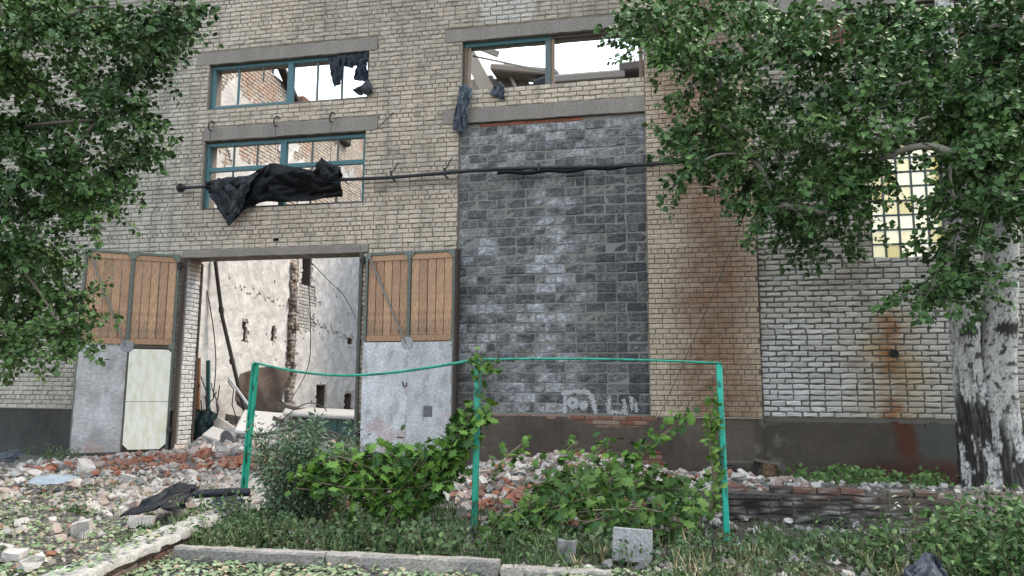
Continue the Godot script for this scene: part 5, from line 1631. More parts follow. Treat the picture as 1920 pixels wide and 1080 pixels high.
func stems_from(rng: RandomNumberGenerator, base: Vector3, n: int, spread: float, tall: float, lean: Vector3, bend := 0.1) -> Array:
	var out := []
	for k in n:
		var p := base + Vector3(rng.randf_range(-1, 1) * spread, 0, rng.randf_range(-1, 1) * spread * 0.6)
		p.y = height(p.x, p.z) - 0.02
		var d := (Vector3(rng.randf_range(-1, 1) * 0.45, 1.0, rng.randf_range(-1, 1) * 0.35) + lean).normalized()
		var h := tall * rng.randf_range(0.6, 1.0)
		var s := []
		for j in 8:
			s.append(p)
			p += d * h / 7.0
			d = (d + wander(rng, bend)).normalized()
		out.append(s)
	return out

func trail(rng: RandomNumberGenerator, pts: Array, n: int, spread: float) -> Array:
	var out := []
	for k in n:
		var s := []
		var off := Vector3(rng.randf_range(-1, 1), rng.randf_range(-0.5, 1.0), rng.randf_range(-1, 1)) * spread
		var cv := Curve3D.new()
		for j in pts.size():
			cv.add_point(pts[j] + off * (0.3 + 0.7 * j / pts.size()) + wander(rng, spread * 0.4))
		for j in 12:
			s.append(cv.sample_baked(cv.get_baked_length() * j / 11.0))
		out.append(s)
	return out

func build_plants() -> void:
	var rng := RandomNumberGenerator.new()
	rng.seed = 500
	var vg := [Color(0.022, 0.065, 0.010), Color(0.105, 0.205, 0.03)]
	var V := {"leaf": "vine", "size": 0.115, "step": 0.02, "reach": 0.13, "m": "leaf_light", "cols": vg, "thick": 0.009, "stem_col": Color(0.16, 0.13, 0.09)}
	var d := V.duplicate()
	# shrub with fine dull leaves
	plant("shrub", "dense dull blue-green shrub with fine leaves beside the first green post", "shrub", Vector3(-4.2, 0, 6.3), {"stems": stems_from(rng, Vector3(-4.15, 0, 6.35), 64, 0.36, 1.25, Vector3(0.05, 0.2, 0), 0.12), "leaf": "lance", "size": 0.078, "step": 0.0085, "reach": 0.10, "m": "leaf_mid", "cols": [Color(0.055, 0.098, 0.05), Color(0.13, 0.19, 0.11)], "thick": 0.006, "single": 120, "bare": 0.1}, 501)
	# big sprawling vine
	d.stems = trail(rng, [Vector3(-4.0, 0.55, 6.6), Vector3(-3.4, 0.62, 6.7), Vector3(-2.9, 0.6, 6.6), Vector3(-2.5, 0.55, 6.6)], 16, 0.33) + trail(rng, [Vector3(-3.4, 0.15, 6.6), Vector3(-3.0, 0.5, 6.8), Vector3(-2.7, 0.85, 6.7)], 9, 0.25) + trail(rng, [Vector3(-2.9, 0.1, 6.7), Vector3(-2.6, 0.55, 6.8), Vector3(-2.35, 0.9, 6.5)], 8, 0.18)
	d.single = 300
	d.step = 0.036
	plant("grape_vine", "broad mass of grapevine leaves sprawling left of the middle post", "vine", Vector3(-2.9, 0, 6.6), d, 502)
	d = V.duplicate()
	d.stems = trail(rng, [Vector3(-2.75, 0.3, 6.3), Vector3(-2.45, 0.65, 6.4), Vector3(-2.2, 0.95, 6.5), Vector3(-2.05, 1.22, 6.5)], 10, 0.15)
	d.single = 220
	plant("grape_vine", "grapevine climbing thickly up the lower half of the middle post", "vine", Vector3(-2.05, 0, 6.5), d, 503)
	d = V.duplicate()
	d.stems = trail(rng, [Vector3(-2.05, 1.55, 6.5), Vector3(-2.02, 1.72, 6.55), Vector3(-2.05, 1.95, 6.5)], 2, 0.05) + trail(rng, [Vector3(-2.0, 1.80, 6.55), Vector3(-1.88, 1.82, 6.6), Vector3(-1.78, 1.78, 6.6)], 2, 0.03)
	d.step = 0.03
	d.reach = 0.07
	d.single = 60
	d.size = 0.10
	plant("vine_tip", "tuft of vine leaves at the top of the middle green post", "vine", Vector3(-2.05, 1.5, 6.5), d, 504)
	# right sprawl
	d = V.duplicate()
	d.cols = [Color(0.025, 0.068, 0.012), Color(0.095, 0.17, 0.032)]
	d.stems = trail(rng, [Vector3(-1.8, 0.05, 7.0), Vector3(-1.45, 0.22, 6.8), Vector3(-1.0, 0.4, 6.4), Vector3(-0.5, 0.45, 6.1)], 12, 0.2) + trail(rng, [Vector3(-0.9, 0.25, 6.6), Vector3(-0.3, 0.25, 6.5), Vector3(0.2, 0.2, 6.5)], 9, 0.22) + trail(rng, [Vector3(-1.6, 0.35, 5.6), Vector3(-1.0, 0.5, 5.2), Vector3(-0.2, 0.5, 5.2), Vector3(0.3, 0.35, 5.6)], 7, 0.2)
	d.step = 0.035
	d.single = 300
	plant("grape_vine", "grapevine runners creeping over the rubble between middle and right posts", "vine", Vector3(-0.8, 0, 6.3), d, 505)
	d = V.duplicate()
	d.stems = trail(rng, [Vector3(-0.75, 0.5, 5.3), Vector3(-0.45, 0.75, 5.25), Vector3(-0.15, 0.98, 5.2), Vector3(0.02, 1.12, 5.2), Vector3(0.16, 1.28, 5.2)], 3, 0.06)
	d.step = 0.035
	d.reach = 0.10
	d.single = 80
	d.thick = 0.008
	plant("vine_shoot", "long vine shoot slanting up across the dark plinth", "vine", Vector3(-0.75, 0.3, 5.3), d, 506)
	for q in [[-2.15, 0.62, 3.9, "low vine shoot at the left end of the rubble heap"], [-1.45, 0.66, 3.9, "vine shoot with a few leaves in the middle of the rubble heap"], [-0.95, 0.72, 4.0, "short upright vine shoot right on the rubble heap"]]:
		d = V.duplicate()
		d.stems = trail(rng, [Vector3(q[0] - 0.25, q[1] - 0.25, q[2] + 0.5), Vector3(q[0], q[1], q[2] + 0.3), Vector3(q[0] + 0.15, q[1] + 0.17, q[2])], 3, 0.1)
		d.step = 0.045
		d.single = 40
		plant("vine_shoot", q[3], "vine", Vector3(q[0] - 0.25, q[1] - 0.3, q[2] + 0.5), d, 507 + int(q[0] * 10))
	d = V.duplicate()
	d.stems = trail(rng, [Vector3(0.42, 0.25, 6.0), Vector3(0.46, 0.6, 6.03), Vector3(0.44, 1.0, 6.03), Vector3(0.5, 1.5, 6.03)], 3, 0.04)
	d.step = 0.022
	d.reach = 0.075
	d.size = 0.085
	d.single = 110
	d.cols = [Color(0.06, 0.13, 0.02), Color(0.15, 0.24, 0.05)]
	plant("grape_vine", "slender vine twined up the right green post", "vine", Vector3(0.45, 0, 6.0), d, 515)
	# weeds
	var weed_cols := [Color(0.026, 0.066, 0.018), Color(0.085, 0.15, 0.042)]
	var W := {"leaf": "nettle", "size": 0.085, "step": 0.018, "reach": 0.07, "m": "leaf_mid", "cols": weed_cols, "thick": 0.005, "droop": 0.3, "single": 60}
	for q in [[2.05, 6.9, 12, 0.5, "bushy green nettle clump left of the poplar trunk foot"], [2.5, 7.3, 18, 0.75, "tall nettle clump at the right bottom of the picture"], [3.0, 6.9, 16, 0.8, "nettle clump in front of the poplar trunk"], [2.3, 7.55, 14, 0.45, "low nettle clump around the blue-grey plastic scrap"], [2.75, 7.9, 14, 0.55, "nettle clump in the very right bottom corner"], [3.5, 6.4, 14, 0.7, "nettle clump at the right edge beside the trunk foot"], [2.65, 6.4, 10, 0.5, "nettle clump behind the tall one, at the end of the scorched wall"]]:
		d = W.duplicate()
		d.stems = stems_from(rng, Vector3(q[0], 0, q[1]), int(q[2] * 1.5), 0.32, q[3], Vector3(0, 0.3, 0), 0.1)
		plant("nettle", q[4], "weed", Vector3(q[0], 0, q[1]), d, 520 + int(q[0] * 40) + int(q[1]), "nettles in the lower right corner")
	for q in [[2.22, 6.6, 1.05, "tallest weed stalk with pale flower heads before the trunk"], [1.98, 6.7, 0.78, "shorter flowering stalk left of the tallest one"], [3.15, 6.9, 0.75, "flowering weed stalk at the right edge before the trunk"]]:
		d = W.duplicate()
		d.stems = stems_from(rng, Vector3(q[0], 0, q[1]), 2, 0.03, q[2], Vector3(0, 3, 0), 0.03)
		d.size = 0.06
		d.step = 0.05
		d.single = 20
		d.cols = [Color(0.16, 0.2, 0.11), Color(0.38, 0.38, 0.30)]
		plant("flower_stalk", q[3], "weed", Vector3(q[0], 0, q[1]), d, 540 + int(q[0] * 30))
	for q in [[-4.75, 6.9, 16, 0.5, "dark grassy weeds at the foot of the left green post"], [-4.35, 7.4, 16, 0.35, "leafy weeds just behind the left end of the kerb"], [-3.6, 7.35, 18, 0.35, "leafy weeds behind the kerb under the shrub"], [-2.9, 7.3, 18, 0.35, "leafy weeds behind the kerb under the sprawling vine"], [-2.2, 7.3, 16, 0.32, "leafy weeds behind the kerb at the middle post"], [-1.5, 7.35, 14, 0.25, "small-leaved weeds left of the upright grey stone"], [-0.1, 7.2, 12, 0.3, "small-leaved weeds right of the concrete block"], [0.6, 6.9, 14, 0.3, "weeds around the foot of the right green post"], [1.2, 6.6, 14, 0.3, "weeds in front of the scorched retaining wall, left part"], [1.75, 6.3, 14, 0.35, "weeds in front of the scorched retaining wall, right part"], [-5.3, 6.5, 8, 0.28, "bright weeds growing through the crumpled sheet"], [-11.6, 1.6, 12, 0.3, "weeds at the foot of the left plinth"], [-12.6, 1.2, 10, 0.35, "weeds at the left edge below the plinth"], [-6.6, 4.6, 8, 0.2, "low weeds on the left rubble near the low wall"], [-7.2, 6.3, 8, 0.18, "low creeping weeds in the middle of the left rubble"]]:
		d = W.duplicate()
		d.stems = stems_from(rng, Vector3(q[0], 0, q[1]), int(q[2] * 1.4), 0.35, q[3], Vector3(0, 0.0, 0), 0.18)
		d.size = 0.06
		d.single = 40
		d.cols = [Color(0.04, 0.085, 0.03), Color(0.085, 0.145, 0.05)]
		plant("weed_clump", q[4], "weed", Vector3(q[0], 0, q[1]), d, 600 + int(absf(q[0]) * 40), "weeds over the yard")
	var spots := ["left of the first green post", "under the shrub", "under the sprawling vine", "below the middle post", "between the middle post and the stone", "beside the concrete block", "before the right post", "right of the right post", "before the scorched wall", "by the plastic scrap"]
	for k in 40:
		var x := -5.0 + 7.4 * (k + rng.randf()) / 40.0
		var z := rng.randf_range(6.4, 7.75) if k % 2 == 0 else rng.randf_range(7.0, 7.8)
		if x > -0.6:
			z += 0.3
		d = W.duplicate()
		d.stems = stems_from(rng, Vector3(x, 0, z), 16, 0.3, rng.randf_range(0.18, 0.42) if x < -1.2 else rng.randf_range(0.12, 0.3), Vector3.ZERO, 0.2)
		d.size = rng.randf_range(0.045, 0.075)
		d.leaf = ["nettle", "lance", "round", "nettle"][k % 4]
		d.single = 12
		d.step = 0.02
		var tint := rng.randf()
		d.cols = [Color(0.025, 0.06, 0.02), Color(0.075, 0.125, 0.04).lerp(Color(0.12, 0.15, 0.07), tint)]
		plant("weed_clump", "small %s weed clump %s" % [["toothed", "narrow-leaved", "round-leaved", "broad-leaved"][k % 4], spots[k / 4]], "weed", Vector3(x, 0, z), d, 900 + k, "small weeds along the bottom strip")
	for q in [[2.3, 0.75, "ground ivy at the plinth right of the bench"], [3.1, 0.7, "ground ivy at the plinth below the rust stain"], [3.8, 0.9, "ground ivy at the plinth left of the trunk"], [2.35, 1.75, "ground ivy spreading right of the bench"], [2.6, 2.2, "ground ivy on the bank behind the retaining wall"], [3.6, 2.0, "ground ivy on the bank close to the trunk"]]:
		d = W.duplicate()
		d.leaf = "round"
		d.stems = stems_from(rng, Vector3(q[0], 0, q[1]), 22, 0.5, 0.32, Vector3(0, -0.4, 0), 0.3)
		d.size = 0.085
		d.step = 0.04
		d.single = 40
		d.cols = [Color(0.05, 0.11, 0.025), Color(0.10, 0.18, 0.05)]
		plant("ground_ivy", q[2], "plant", Vector3(q[0], 0, q[1]), d, 700 + int(q[0] * 30))
	# grass and litter
	var blade := MB.new()
	for k in 6:
		var a := TAU * k / 6.0
		var o := Vector3(cos(a), 0, sin(a)) * 0.10
		var w := Vector3(-sin(a), 0, cos(a)) * 0.05
		var tip := o * rng.randf_range(3.0, 6.5) + Vector3(0, rng.randf_range(0.7, 1.0), 0)
		var mid := o * 2.0 + Vector3(0, 0.55, 0)
		blade.tri(o - w, o + w, mid, Color.WHITE, Color.WHITE, Color.WHITE)
		blade.tri(mid - w * 0.7, mid + w * 0.7, tip, Color.WHITE, Color.WHITE, Color.WHITE)
	var bm := blade.mesh()
	var xs := []
	var cs := []
	for i in 2600:
		var x := rng.randf_range(-5.2, 3.6)
		var z := rng.randf_range(5.6, 7.95)
		if x > -0.8 and z > 7.0:
			z = rng.randf_range(6.6, 8.7)
		var ok := 0.5 + 0.9 * nz(x, z, 1.3, 50.0)
		if x > -2.0 and x < 0.6 and z < 6.5:
			ok = 0.25
		if rng.randf() > ok:
			continue
		var dry: bool = x > -0.8 and x < 1.9 and z > 6.9 and rng.randf() < 0.55
		var s := rng.randf_range(0.08, 0.22)
		xs.append(Transform3D(Basis.from_euler(Vector3(0, rng.randf_range(0, TAU), 0)).scaled(Vector3(s, s * rng.randf_range(0.8, 1.5), s)), Vector3(x, height(x, z) - 0.01, z)))
		cs.append((Color(0.30, 0.25, 0.14) if dry else Color(0.045, 0.09, 0.03).lerp(Color(0.10, 0.15, 0.05), rng.randf())) * rng.randf_range(0.8, 1.15))
	for i in 500:
		var x := rng.randf_range(-13.0, -5.2)
		var z := rng.randf_range(0.4, 9.3)
		var s := rng.randf_range(0.05, 0.12)
		xs.append(Transform3D(Basis.from_euler(Vector3(0, rng.randf_range(0, TAU), 0)).scaled(Vector3(s, s, s)), Vector3(x, height(x, z), z)))
		cs.append(Color(0.05, 0.09, 0.035).lerp(Color(0.10, 0.15, 0.06), rng.randf()))
	tag(many("grass", bm, M.leaf_mid, xs, cs), "rough green and dry grass in front of the rubble", "grass")
	xs = []
	cs = []
	for i in 42000:
		var x := rng.randf_range(-13.0, -4.3) if i % 3 != 0 else rng.randf_range(-4.6, 1.2)
		var z := rng.randf_range(3.0, 10.0) if i % 3 != 0 else rng.randf_range(7.7, 9.6)
		if rng.randf() > (0.85 * sm(2.6, 6.0, z) + 0.12) * (0.65 + 0.5 * nz(x, z, 1.0, 30.0)):
			continue
		var lift := 0.0
		if i % 3 != 0 and x > -5.1:
			var c := -4.97 + (z - 6.5) * 0.185
			if absf(x - c) < 0.13 and z > 6.5:
				lift = 0.205 - height(x, z)
		var dir := Vector3(rng.randf_range(-1, 1), rng.randf_range(-0.25, 0.35), rng.randf_range(-1, 1))
		xs.append(leaf_at(Vector3(x, height(x, z) + lift + rng.randf_range(0.008, 0.05), z), dir, Vector3(0, 1, 0) + wander(rng, 0.5), rng.randf_range(0.025, 0.07)))
		var r := rng.randf()
		cs.append(Color(0.09, 0.15, 0.06).lerp(Color(0.27, 0.32, 0.21), rng.randf()) if r < 0.8 else Color(0.30, 0.25, 0.17))
	tag(many("leaf_litter", leaf_shape("poplar"), M.leaf_dry, xs, cs), "pale torn leaves littering the ground at lower left", "leaf litter")

# ---------------------------------------------------------------- trees
func build_tree(called: String, label: String, roots: Array, clumps: Array, o: Dictionary, sd: int) -> void:
	var rng := RandomNumberGenerator.new()
	rng.seed = sd
	var base: Vector3 = roots[0][0]
	var t := thing(called, label, "tree", Vector3(base.x, 0, base.z))
	var org := Vector3(base.x, 0, base.z)
	# trunks with bark
	var joints: Array[Vector3] = []
	for r in roots.size():
		var cv := Curve3D.new()
		for p in roots[r]:
			cv.add_point(p)
		for k in cv.point_count:
			var dd: Vector3 = (roots[r][min(k + 1, cv.point_count - 1)] - roots[r][max(k - 1, 0)]) * 0.17
			cv.set_point_in(k, -dd); cv.set_point_out(k, dd)
		var len := cv.get_baked_length()
		var rows := []
		var cols := []
		var nr: int = o.rows
		var na: int = o.around
		for i in nr + 1:
			var s := float(i) / nr
			var c := cv.sample_baked(len * s)
			if i % 12 == 6 and c.y > o.first:
				joints.append(c)
			var rad: float = lerpf(o.radius[r], o.radius[r] * 0.55, s) * (1.0 + o.get("flare", 0.4) * exp(-max(c.y, 0.0) * 2.2))
			var rr := PackedVector3Array()
			var cc := PackedColorArray()
			for j in na:
				var a := TAU * j / na
				var ax := cos(a)
				var az := sin(a)
				var rough := sm(o.rough_top[r] + 0.5, o.rough_top[r] - 0.4, c.y + 0.35 * nz(ax * 1.5, c.y, 0.9, r * 9.0))
				var fis := nz(ax * 2.2 + 3.0 * r, c.y * 0.55 + az * 2.2, 1.6)
				var fl := fz(ax * 1.4 + r, c.y * 0.5 + az * 1.4, 1.4)
				var h := rough * (0.035 * absf(fis) + 0.02 * fl) - 0.012 * rough
				var flat := fz(ax * 0.5 + az * 0.4 + r * 5.0, c.y * 2.6, 0.9, 7.0)
				var col := Color(0.56, 0.55, 0.52) * (1.0 + 0.10 * nz(ax, c.y, 0.8))
				col = col.lerp(Color(0.33, 0.34, 0.27), 0.35 * sm(0.0, 0.6, nz(ax + r, az + c.y * 0.3, 0.5)))
				col = col.lerp(Color(0.035, 0.032, 0.03), sm(0.62, 0.72, flat) * 0.95)
				col = col.lerp(Color(0.10, 0.09, 0.08), 0.8 * sm(0.5, 0.75, fz(ax * 1.6 + az, c.y * 2.0, 2.2, 21.0)) * sm(4.5, 3.0, c.y))
				for sc in o.scars[r]:
					var e: float = Vector2(wrapf(a - sc.x, -PI, PI) / (1.0 if sc.z > 0.3 else 0.6), (c.y - sc.y) / 0.11 * (1.0 + 0.5 * fz(ax * 3.0, c.y * 2.0, 1.0))).length() / (sc.z * 2.2)
					var m := sm(1.15, 0.8, e)
					col = col.lerp(Color(0.03, 0.027, 0.025), m)
					h -= 0.02 * m * sm(1.0, 0.4, e)
					h += 0.018 * sm(0.5, 0.0, absf(e - 1.25))
				var patch := nz(ax * 0.9 + az * 0.6 + r * 4.0, c.y * 1.1, 0.9, 31.0) + 0.35 * fz(ax * 0.8 + az * 0.5, c.y * 0.5, 1.1, 5.0)
				var dot := sm(0.35, 0.6, fz(ax * 1.9 + az * 1.5 + r, c.y * 1.7, 2.4, 12.0))
				var white := sm(-0.02, 0.14, patch - 0.22 * r + 0.25 * sm(0.8, 2.2, c.y)) * (1.0 - 0.9 * dot)
				var low := Color(0.028, 0.026, 0.024).lerp(Color(0.075, 0.07, 0.064), sm(0.0, 0.5, fis)).lerp(Color(0.58, 0.57, 0.55), white)
				col = col.lerp(low, rough)
				if o.has("plain"):
					col = o.plain * (0.8 + 0.3 * fis)
				rr.append(c + Vector3(ax, 0, az) * (rad + h) - org)
				cc.append(col)
			rr.reverse(); cc.reverse()
			rows.append(rr); cols.append(cc)
		var mb := MB.new()
		mb.grid(rows, cols, true)
		put("trunk", mb, M.bark, t)
	# limbs: every clump hangs on the nearest joint already grown
	var todo := clumps.duplicate()
	var ends: Array[Vector3] = joints.duplicate()
	var parent_of := {}
	var weight := {}
	var limbs := []
	while todo.size() > 0:
		var best := 1e9
		var bi := 0
		var bj := 0
		for i in todo.size():
			for j in ends.size():
				var dv: Vector3 = todo[i] - ends[j]
				var dd: float = dv.length() + 0.5 * max(0.0, -dv.y) + (0.15 if j >= joints.size() else 0.0)
				if dd < best:
					best = dd; bi = i; bj = j
		limbs.append([bj, ends.size()])
		parent_of[ends.size()] = bj
		weight[ends.size()] = 1.0
		var up := bj
		while parent_of.has(up):
			weight[up] += 1.0
			up = parent_of[up]
		ends.append(todo[bi])
		todo.remove_at(bi)
	for l in limbs:
		var a: Vector3 = ends[l[0]]
		var b: Vector3 = ends[l[1]]
		var r0: float = 0.008 + 0.009 * sqrt(weight[l[1]])
		var pts := []
		var rad := []
		var bow := wander(rng, 0.12) * a.distance_to(b) + Vector3(0, 0.08 * a.distance_to(b), 0)
		for k in 7:
			var s := k / 6.0
			pts.append(a.lerp(b, s) + bow * sin(s * PI) - org)
			rad.append(r0 * (1.0 - 0.35 * s))
		var mb := MB.new()
		mb.tube(pts, rad, 6, o.limb_col)
		put("branch", mb, M.twig, t)
	# twigs and leaves
	var tw := MB.new()
	var xs := []
	var cs := []
	for c in clumps:
		var tone := pow(rng.randf(), 1.3) * 1.25
		var n := int(o.twigs * rng.randf_range(0.45, 1.25))
		var dense: float = o.get("dense", 1.0)
		for k in n:
			var dir := wander(rng)
			dir.y = dir.y * 0.8 + 0.05
			dir = dir.normalized()
			var p: Vector3 = c - org
			var ln: float = o.reach * rng.randf_range(0.5, 1.15)
			var pts := []
			var seg := 7
			for q in seg + 1:
				pts.append(p)
				p += dir * ln / seg
				dir = (dir + wander(rng, 0.22) + Vector3(0, -o.sag, 0)).normalized()
			tw.tube(pts, [0.0045, 0.004, 0.0035, 0.003, 0.003, 0.0025, 0.002], 4, o.limb_col)
			var m := int(o.leaves * dense)
			for q in m:
				var s := pow((q + rng.randf()) / m, 0.8) * seg
				var i: int = min(int(s), seg - 1)
				var at: Vector3 = pts[i].lerp(pts[i + 1], s - i)
				var d2: Vector3 = ((pts[i + 1] - pts[i]).normalized() * 0.5 + wander(rng) + Vector3(0, -0.25, 0)).normalized()
				var up := (Vector3(0, 0.7, 0.2) + wander(rng, 0.9)).normalized()
				xs.append(leaf_at(at + d2 * rng.randf_range(0.02, 0.06), d2, up, o.size * (0.45 + 0.85 * sqrt(rng.randf()))))
				cs.append(o.cols[0].lerp(o.cols[1], clampf(0.55 * tone + 0.45 * rng.randf(), 0, 1)) * rng.randf_range(0.8, 1.2))
	put("twigs", tw, M.twig, t).set_meta("kind", "stuff")
	var mesh := leaf_shape(o.leaf)
	var eye := Vector3(0, 1.6, 14.4) - org
	var order := range(xs.size())
	order.sort_custom(func(a, b): return xs[a].basis.x.length() / xs[a].origin.distance_to(eye) > xs[b].basis.x.length() / xs[b].origin.distance_to(eye))
	var tints := []
	for k in 3:
		var m: StandardMaterial3D = M[o.m].duplicate()
		m.vertex_color_use_as_albedo = false
		m.albedo_color = (o.cols[0].lerp(o.cols[1], k / 2.0) as Color).linear_to_srgb()
		tints.append(m)
	var rx := []
	var rc := []
	for k in order.size():
		if k < 300:
			put_mesh("leaf", mesh, tints[rng.randi() % 3], t).transform = xs[order[k]]
		else:
			rx.append(xs[order[k]]); rc.append(cs[order[k]])
	many("crown", mesh, M[o.m], rx, rc, t)

func build_trees() -> void:
	var left_clumps: Array[Vector3] = [Vector3(-7.17, 5.58, 7.66), Vector3(-6.46, 5.56, 7.81), Vector3(-6.47, 5.75, 7.17), Vector3(-5.61, 5.59, 7.52), Vector3(-5.11, 5.62, 7.62), Vector3(-7.36, 5.18, 7.27), Vector3(-7.67, 5.71, 6.24), Vector3(-6.89, 5.61, 6.33), Vector3(-6.39, 5.86, 6.33), Vector3(-7.22, 4.48, 7.55), Vector3(-7.29, 4.78, 6.90), Vector3(-6.39, 4.62, 7.27), Vector3(-5.76, 4.60, 7.38), Vector3(-6.84, 3.93, 7.66), Vector3(-6.56, 4.06, 7.38), Vector3(-7.25, 4.51, 5.97), Vector3(-6.68, 4.59, 6.08), Vector3(-8.27, 3.81, 6.36), Vector3(-7.78, 3.88, 6.28), Vector3(-6.33, 3.66, 7.32), Vector3(-7.23, 3.13, 7.18), Vector3(-8.09, 2.78, 6.59), Vector3(-7.77, 3.29, 6.35), Vector3(-8.46, 2.43, 6.10), Vector3(-8.12, 2.72, 6.01), Vector3(-6.50, 2.17, 7.40), Vector3(-8.00, 2.02, 6.52), Vector3(-8.18, 4.14, 6.69), Vector3(-5.88, 5.87, 6.82), Vector3(-7.24, 5.16, 7.75), Vector3(-7.32, 6.08, 7.22), Vector3(-7.12, 3.04, 7.64), Vector3(-8.66, 6.65, 6.53), Vector3(-7.71, 2.71, 5.96)]
	var right_clumps: Array[Vector3] = [Vector3(-0.42, 6.62, 4.83), Vector3(0.07, 6.20, 5.34), Vector3(0.69, 7.02, 3.69), Vector3(1.20, 6.59, 4.42), Vector3(1.91, 6.91, 3.49), Vector3(2.50, 6.95, 3.46), Vector3(2.85, 6.52, 4.24), Vector3(3.32, 6.33, 4.37), Vector3(3.75, 6.25, 4.58), Vector3(4.17, 6.15, 4.70), Vector3(0.18, 5.54, 5.60), Vector3(0.65, 5.71, 5.14), Vector3(1.19, 6.21, 3.73), Vector3(1.46, 5.48, 5.64), Vector3(1.95, 5.42, 5.52), Vector3(2.85, 6.09, 3.86), Vector3(3.13, 5.70, 4.68), Vector3(3.63, 5.55, 4.59), Vector3(4.12, 5.59, 4.58), Vector3(0.68, 5.21, 4.96), Vector3(1.30, 5.71, 3.14), Vector3(1.45, 5.17, 5.19), Vector3(2.15, 5.29, 4.48), Vector3(2.54, 5.15, 4.94), Vector3(3.42, 5.52, 3.65), Vector3(3.49, 4.84, 4.87), Vector3(4.07, 4.88, 4.65), Vector3(0.78, 5.05, 3.84), Vector3(1.02, 4.52, 4.86), Vector3(1.44, 4.86, 4.18), Vector3(2.11, 5.16, 3.15), Vector3(2.15, 4.61, 5.22), Vector3(3.31, 4.31, 5.12), Vector3(3.89, 4.31, 4.78), Vector3(1.21, 4.51, 3.62), Vector3(1.60, 4.33, 3.92), Vector3(1.93, 4.20, 4.85), Vector3(2.34, 4.21, 4.51), Vector3(1.92, 3.71, 4.94), Vector3(1.66, 3.88, 4.26), Vector3(3.29, 3.81, 5.08), Vector3(1.91, 3.72, 3.55), Vector3(2.54, 3.83, 2.90), Vector3(3.80, 3.69, 3.74), Vector3(3.62, 3.22, 4.01), Vector3(3.93, 2.99, 3.61), Vector3(2.99, 2.73, 5.04), Vector3(-0.14, 5.95, 5.38), Vector3(0.46, 6.85, 3.56), Vector3(4.08, 4.87, 4.08), Vector3(3.84, 5.94, 4.77), Vector3(2.77, 6.13, 3.04), Vector3(1.99, 5.79, 4.02), Vector3(3.30, 6.69, 3.34), Vector3(1.30, 3.87, 4.78), Vector3(0.41, 4.29, 5.30), Vector3(4.21, 4.60, 4.46), Vector3(3.12, 5.21, 5.18), Vector3(0.54, 4.98, 4.86), Vector3(4.44, 4.15, 3.66), Vector3(4.19, 5.32, 4.71), Vector3(3.64, 3.68, 5.04), Vector3(4.06, 4.30, 4.99), Vector3(2.56, 4.35, 4.92), Vector3(3.73, 4.39, 4.08), Vector3(3.83, 4.04, 4.58), Vector3(4.00, 4.98, 4.76), Vector3(4.00, 4.08, 4.90), Vector3(4.13, 5.66, 3.90), Vector3(4.16, 5.95, 4.68), Vector3(3.64, 4.49, 4.88), Vector3(3.39, 4.98, 5.20)]
	build_tree("poplar_tree", "twin-stemmed white poplar with black-marked bark at the right edge", [
		[Vector3(4.66, -0.1, 2.32), Vector3(4.66, 0.8, 2.3), Vector3(4.66, 2.0, 2.38), Vector3(4.74, 3.2, 2.5), Vector3(4.80, 4.6, 2.6), Vector3(4.72, 6.2, 2.7), Vector3(4.6, 8.2, 2.9), Vector3(4.5, 10.4, 3.1)],
		[Vector3(4.34, -0.1, 2.30), Vector3(4.32, 0.8, 2.32), Vector3(4.26, 1.9, 2.36), Vector3(4.22, 2.9, 2.45), Vector3(4.22, 4.2, 2.5), Vector3(4.30, 6.0, 2.4), Vector3(4.36, 8.0, 2.2)]], right_clumps,
		{"rows": 330, "around": 88, "radius": [0.255, 0.22], "first": 3.0, "flare": 0.35, "rough_top": [1.15, 1.75], "scars": [[Vector3(1.25, 2.45, 0.42), Vector3(1.3, 3.75, 0.13), Vector3(1.8, 4.05, 0.10), Vector3(1.5, 3.35, 0.08), Vector3(1.2, 1.0, 0.15), Vector3(1.7, 1.75, 0.06)], [Vector3(1.5, 2.42, 0.35), Vector3(1.2, 1.6, 0.2)]], "limb_col": Color(0.24, 0.22, 0.185), "twigs": 17, "reach": 0.72, "leaves": 32, "sag": 0.075, "leaf": "round", "size": 0.074, "m": "leaf_mid", "cols": [Color(0.020, 0.058, 0.016), Color(0.105, 0.19, 0.055)]}, 801)
	build_tree("elm_tree", "dark leafy tree whose branches hang in from the left edge", [
		[Vector3(-8.4, -0.1, 7.6), Vector3(-8.3, 1.5, 7.5), Vector3(-8.2, 3.2, 7.4), Vector3(-8.2, 5.0, 7.3), Vector3(-8.1, 7.0, 7.2), Vector3(-8.0, 9.0, 7.2)]], left_clumps,
		{"rows": 120, "around": 40, "radius": [0.2], "first": 1.6, "rough_top": [12.0], "scars": [[]], "plain": Color(0.09, 0.075, 0.06), "limb_col": Color(0.10, 0.085, 0.065), "twigs": 24, "reach": 0.56, "leaves": 30, "sag": 0.07, "leaf": "poplar", "size": 0.066, "m": "leaf_dark", "cols": [Color(0.018, 0.05, 0.014), Color(0.075, 0.145, 0.036)]}, 802)

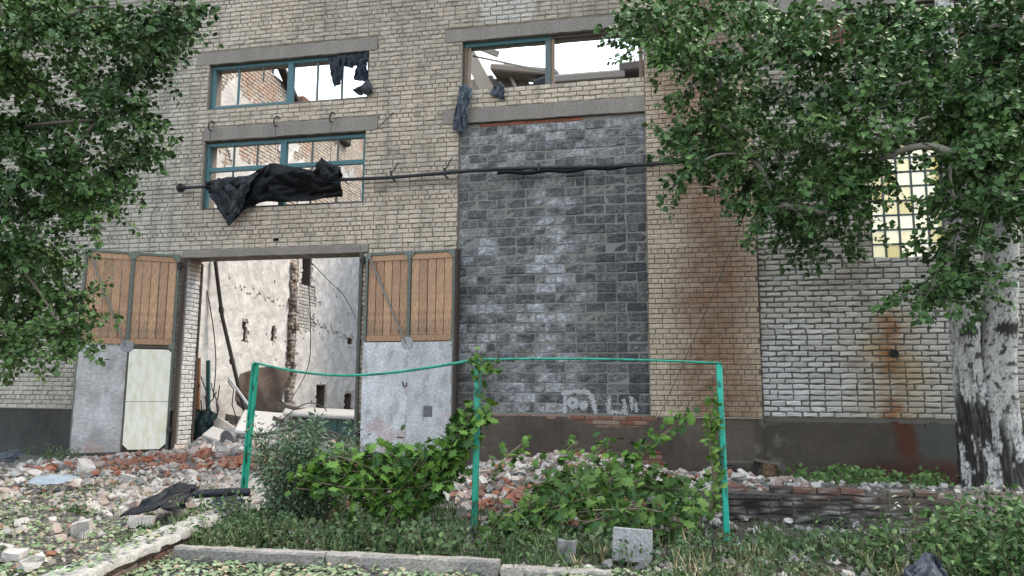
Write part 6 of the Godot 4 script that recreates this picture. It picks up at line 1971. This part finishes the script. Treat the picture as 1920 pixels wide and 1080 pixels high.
# ---------------------------------------------------------------- everything
func _ready() -> void:
	var cam := Camera3D.new()
	cam.name = "camera"
	cam.position = Vector3(0, 1.6, 14.4)
	cam.basis = Basis(Vector3.UP, deg_to_rad(11.85)) * Basis(Vector3.RIGHT, deg_to_rad(7.5)) * Basis(Vector3.BACK, deg_to_rad(0.37))
	cam.fov = 42.27
	cam.near = 0.05
	cam.far = 1200.0
	add_child(cam)
	cam.current = true
	var sky_mat := ProceduralSkyMaterial.new()
	sky_mat.sky_top_color = Color(0.80, 0.85, 0.90)
	sky_mat.sky_horizon_color = Color(0.90, 0.91, 0.92)
	sky_mat.sky_curve = 0.2
	sky_mat.ground_bottom_color = Color(0.3, 0.29, 0.27)
	sky_mat.ground_horizon_color = Color(0.6, 0.6, 0.58)
	sky_mat.sky_energy_multiplier = 1.0
	var env := Environment.new()
	env.background_mode = Environment.BG_SKY
	env.sky = Sky.new()
	env.sky.sky_material = sky_mat
	env.background_energy_multiplier = 1.0
	env.tonemap_mode = Environment.TONE_MAPPER_LINEAR
	env.tonemap_exposure = 3.15
	env.sdfgi_enabled = true
	env.ssao_enabled = true
	env.ssil_enabled = true
	var we := WorldEnvironment.new()
	we.name = "world"
	we.environment = env
	add_child(we)
	var sun := DirectionalLight3D.new()
	sun.name = "sun"
	sun.light_energy = 0.45
	sun.light_color = Color(1.0, 0.95, 0.88)
	sun.light_angular_distance = 14.0
	sun.shadow_enabled = true
	sun.rotation_degrees = Vector3(-56, 118, 0)
	add_child(sun)
	noise.noise_type = FastNoiseLite.TYPE_SIMPLEX_SMOOTH
	noise.seed = 77
	noise.frequency = 1.0
	noise.fractal_octaves = 3
	fine.noise_type = FastNoiseLite.TYPE_SIMPLEX_SMOOTH
	fine.seed = 78
	fine.frequency = 3.0
	fine.fractal_octaves = 3
	make_materials()
	build_ground()
	build_factory()
	build_pipes()
	build_tarps()
	build_trellis()
	build_edgings()
	build_bench()
	build_debris_inside()
	build_rubble()
	build_plants()
	build_trees()
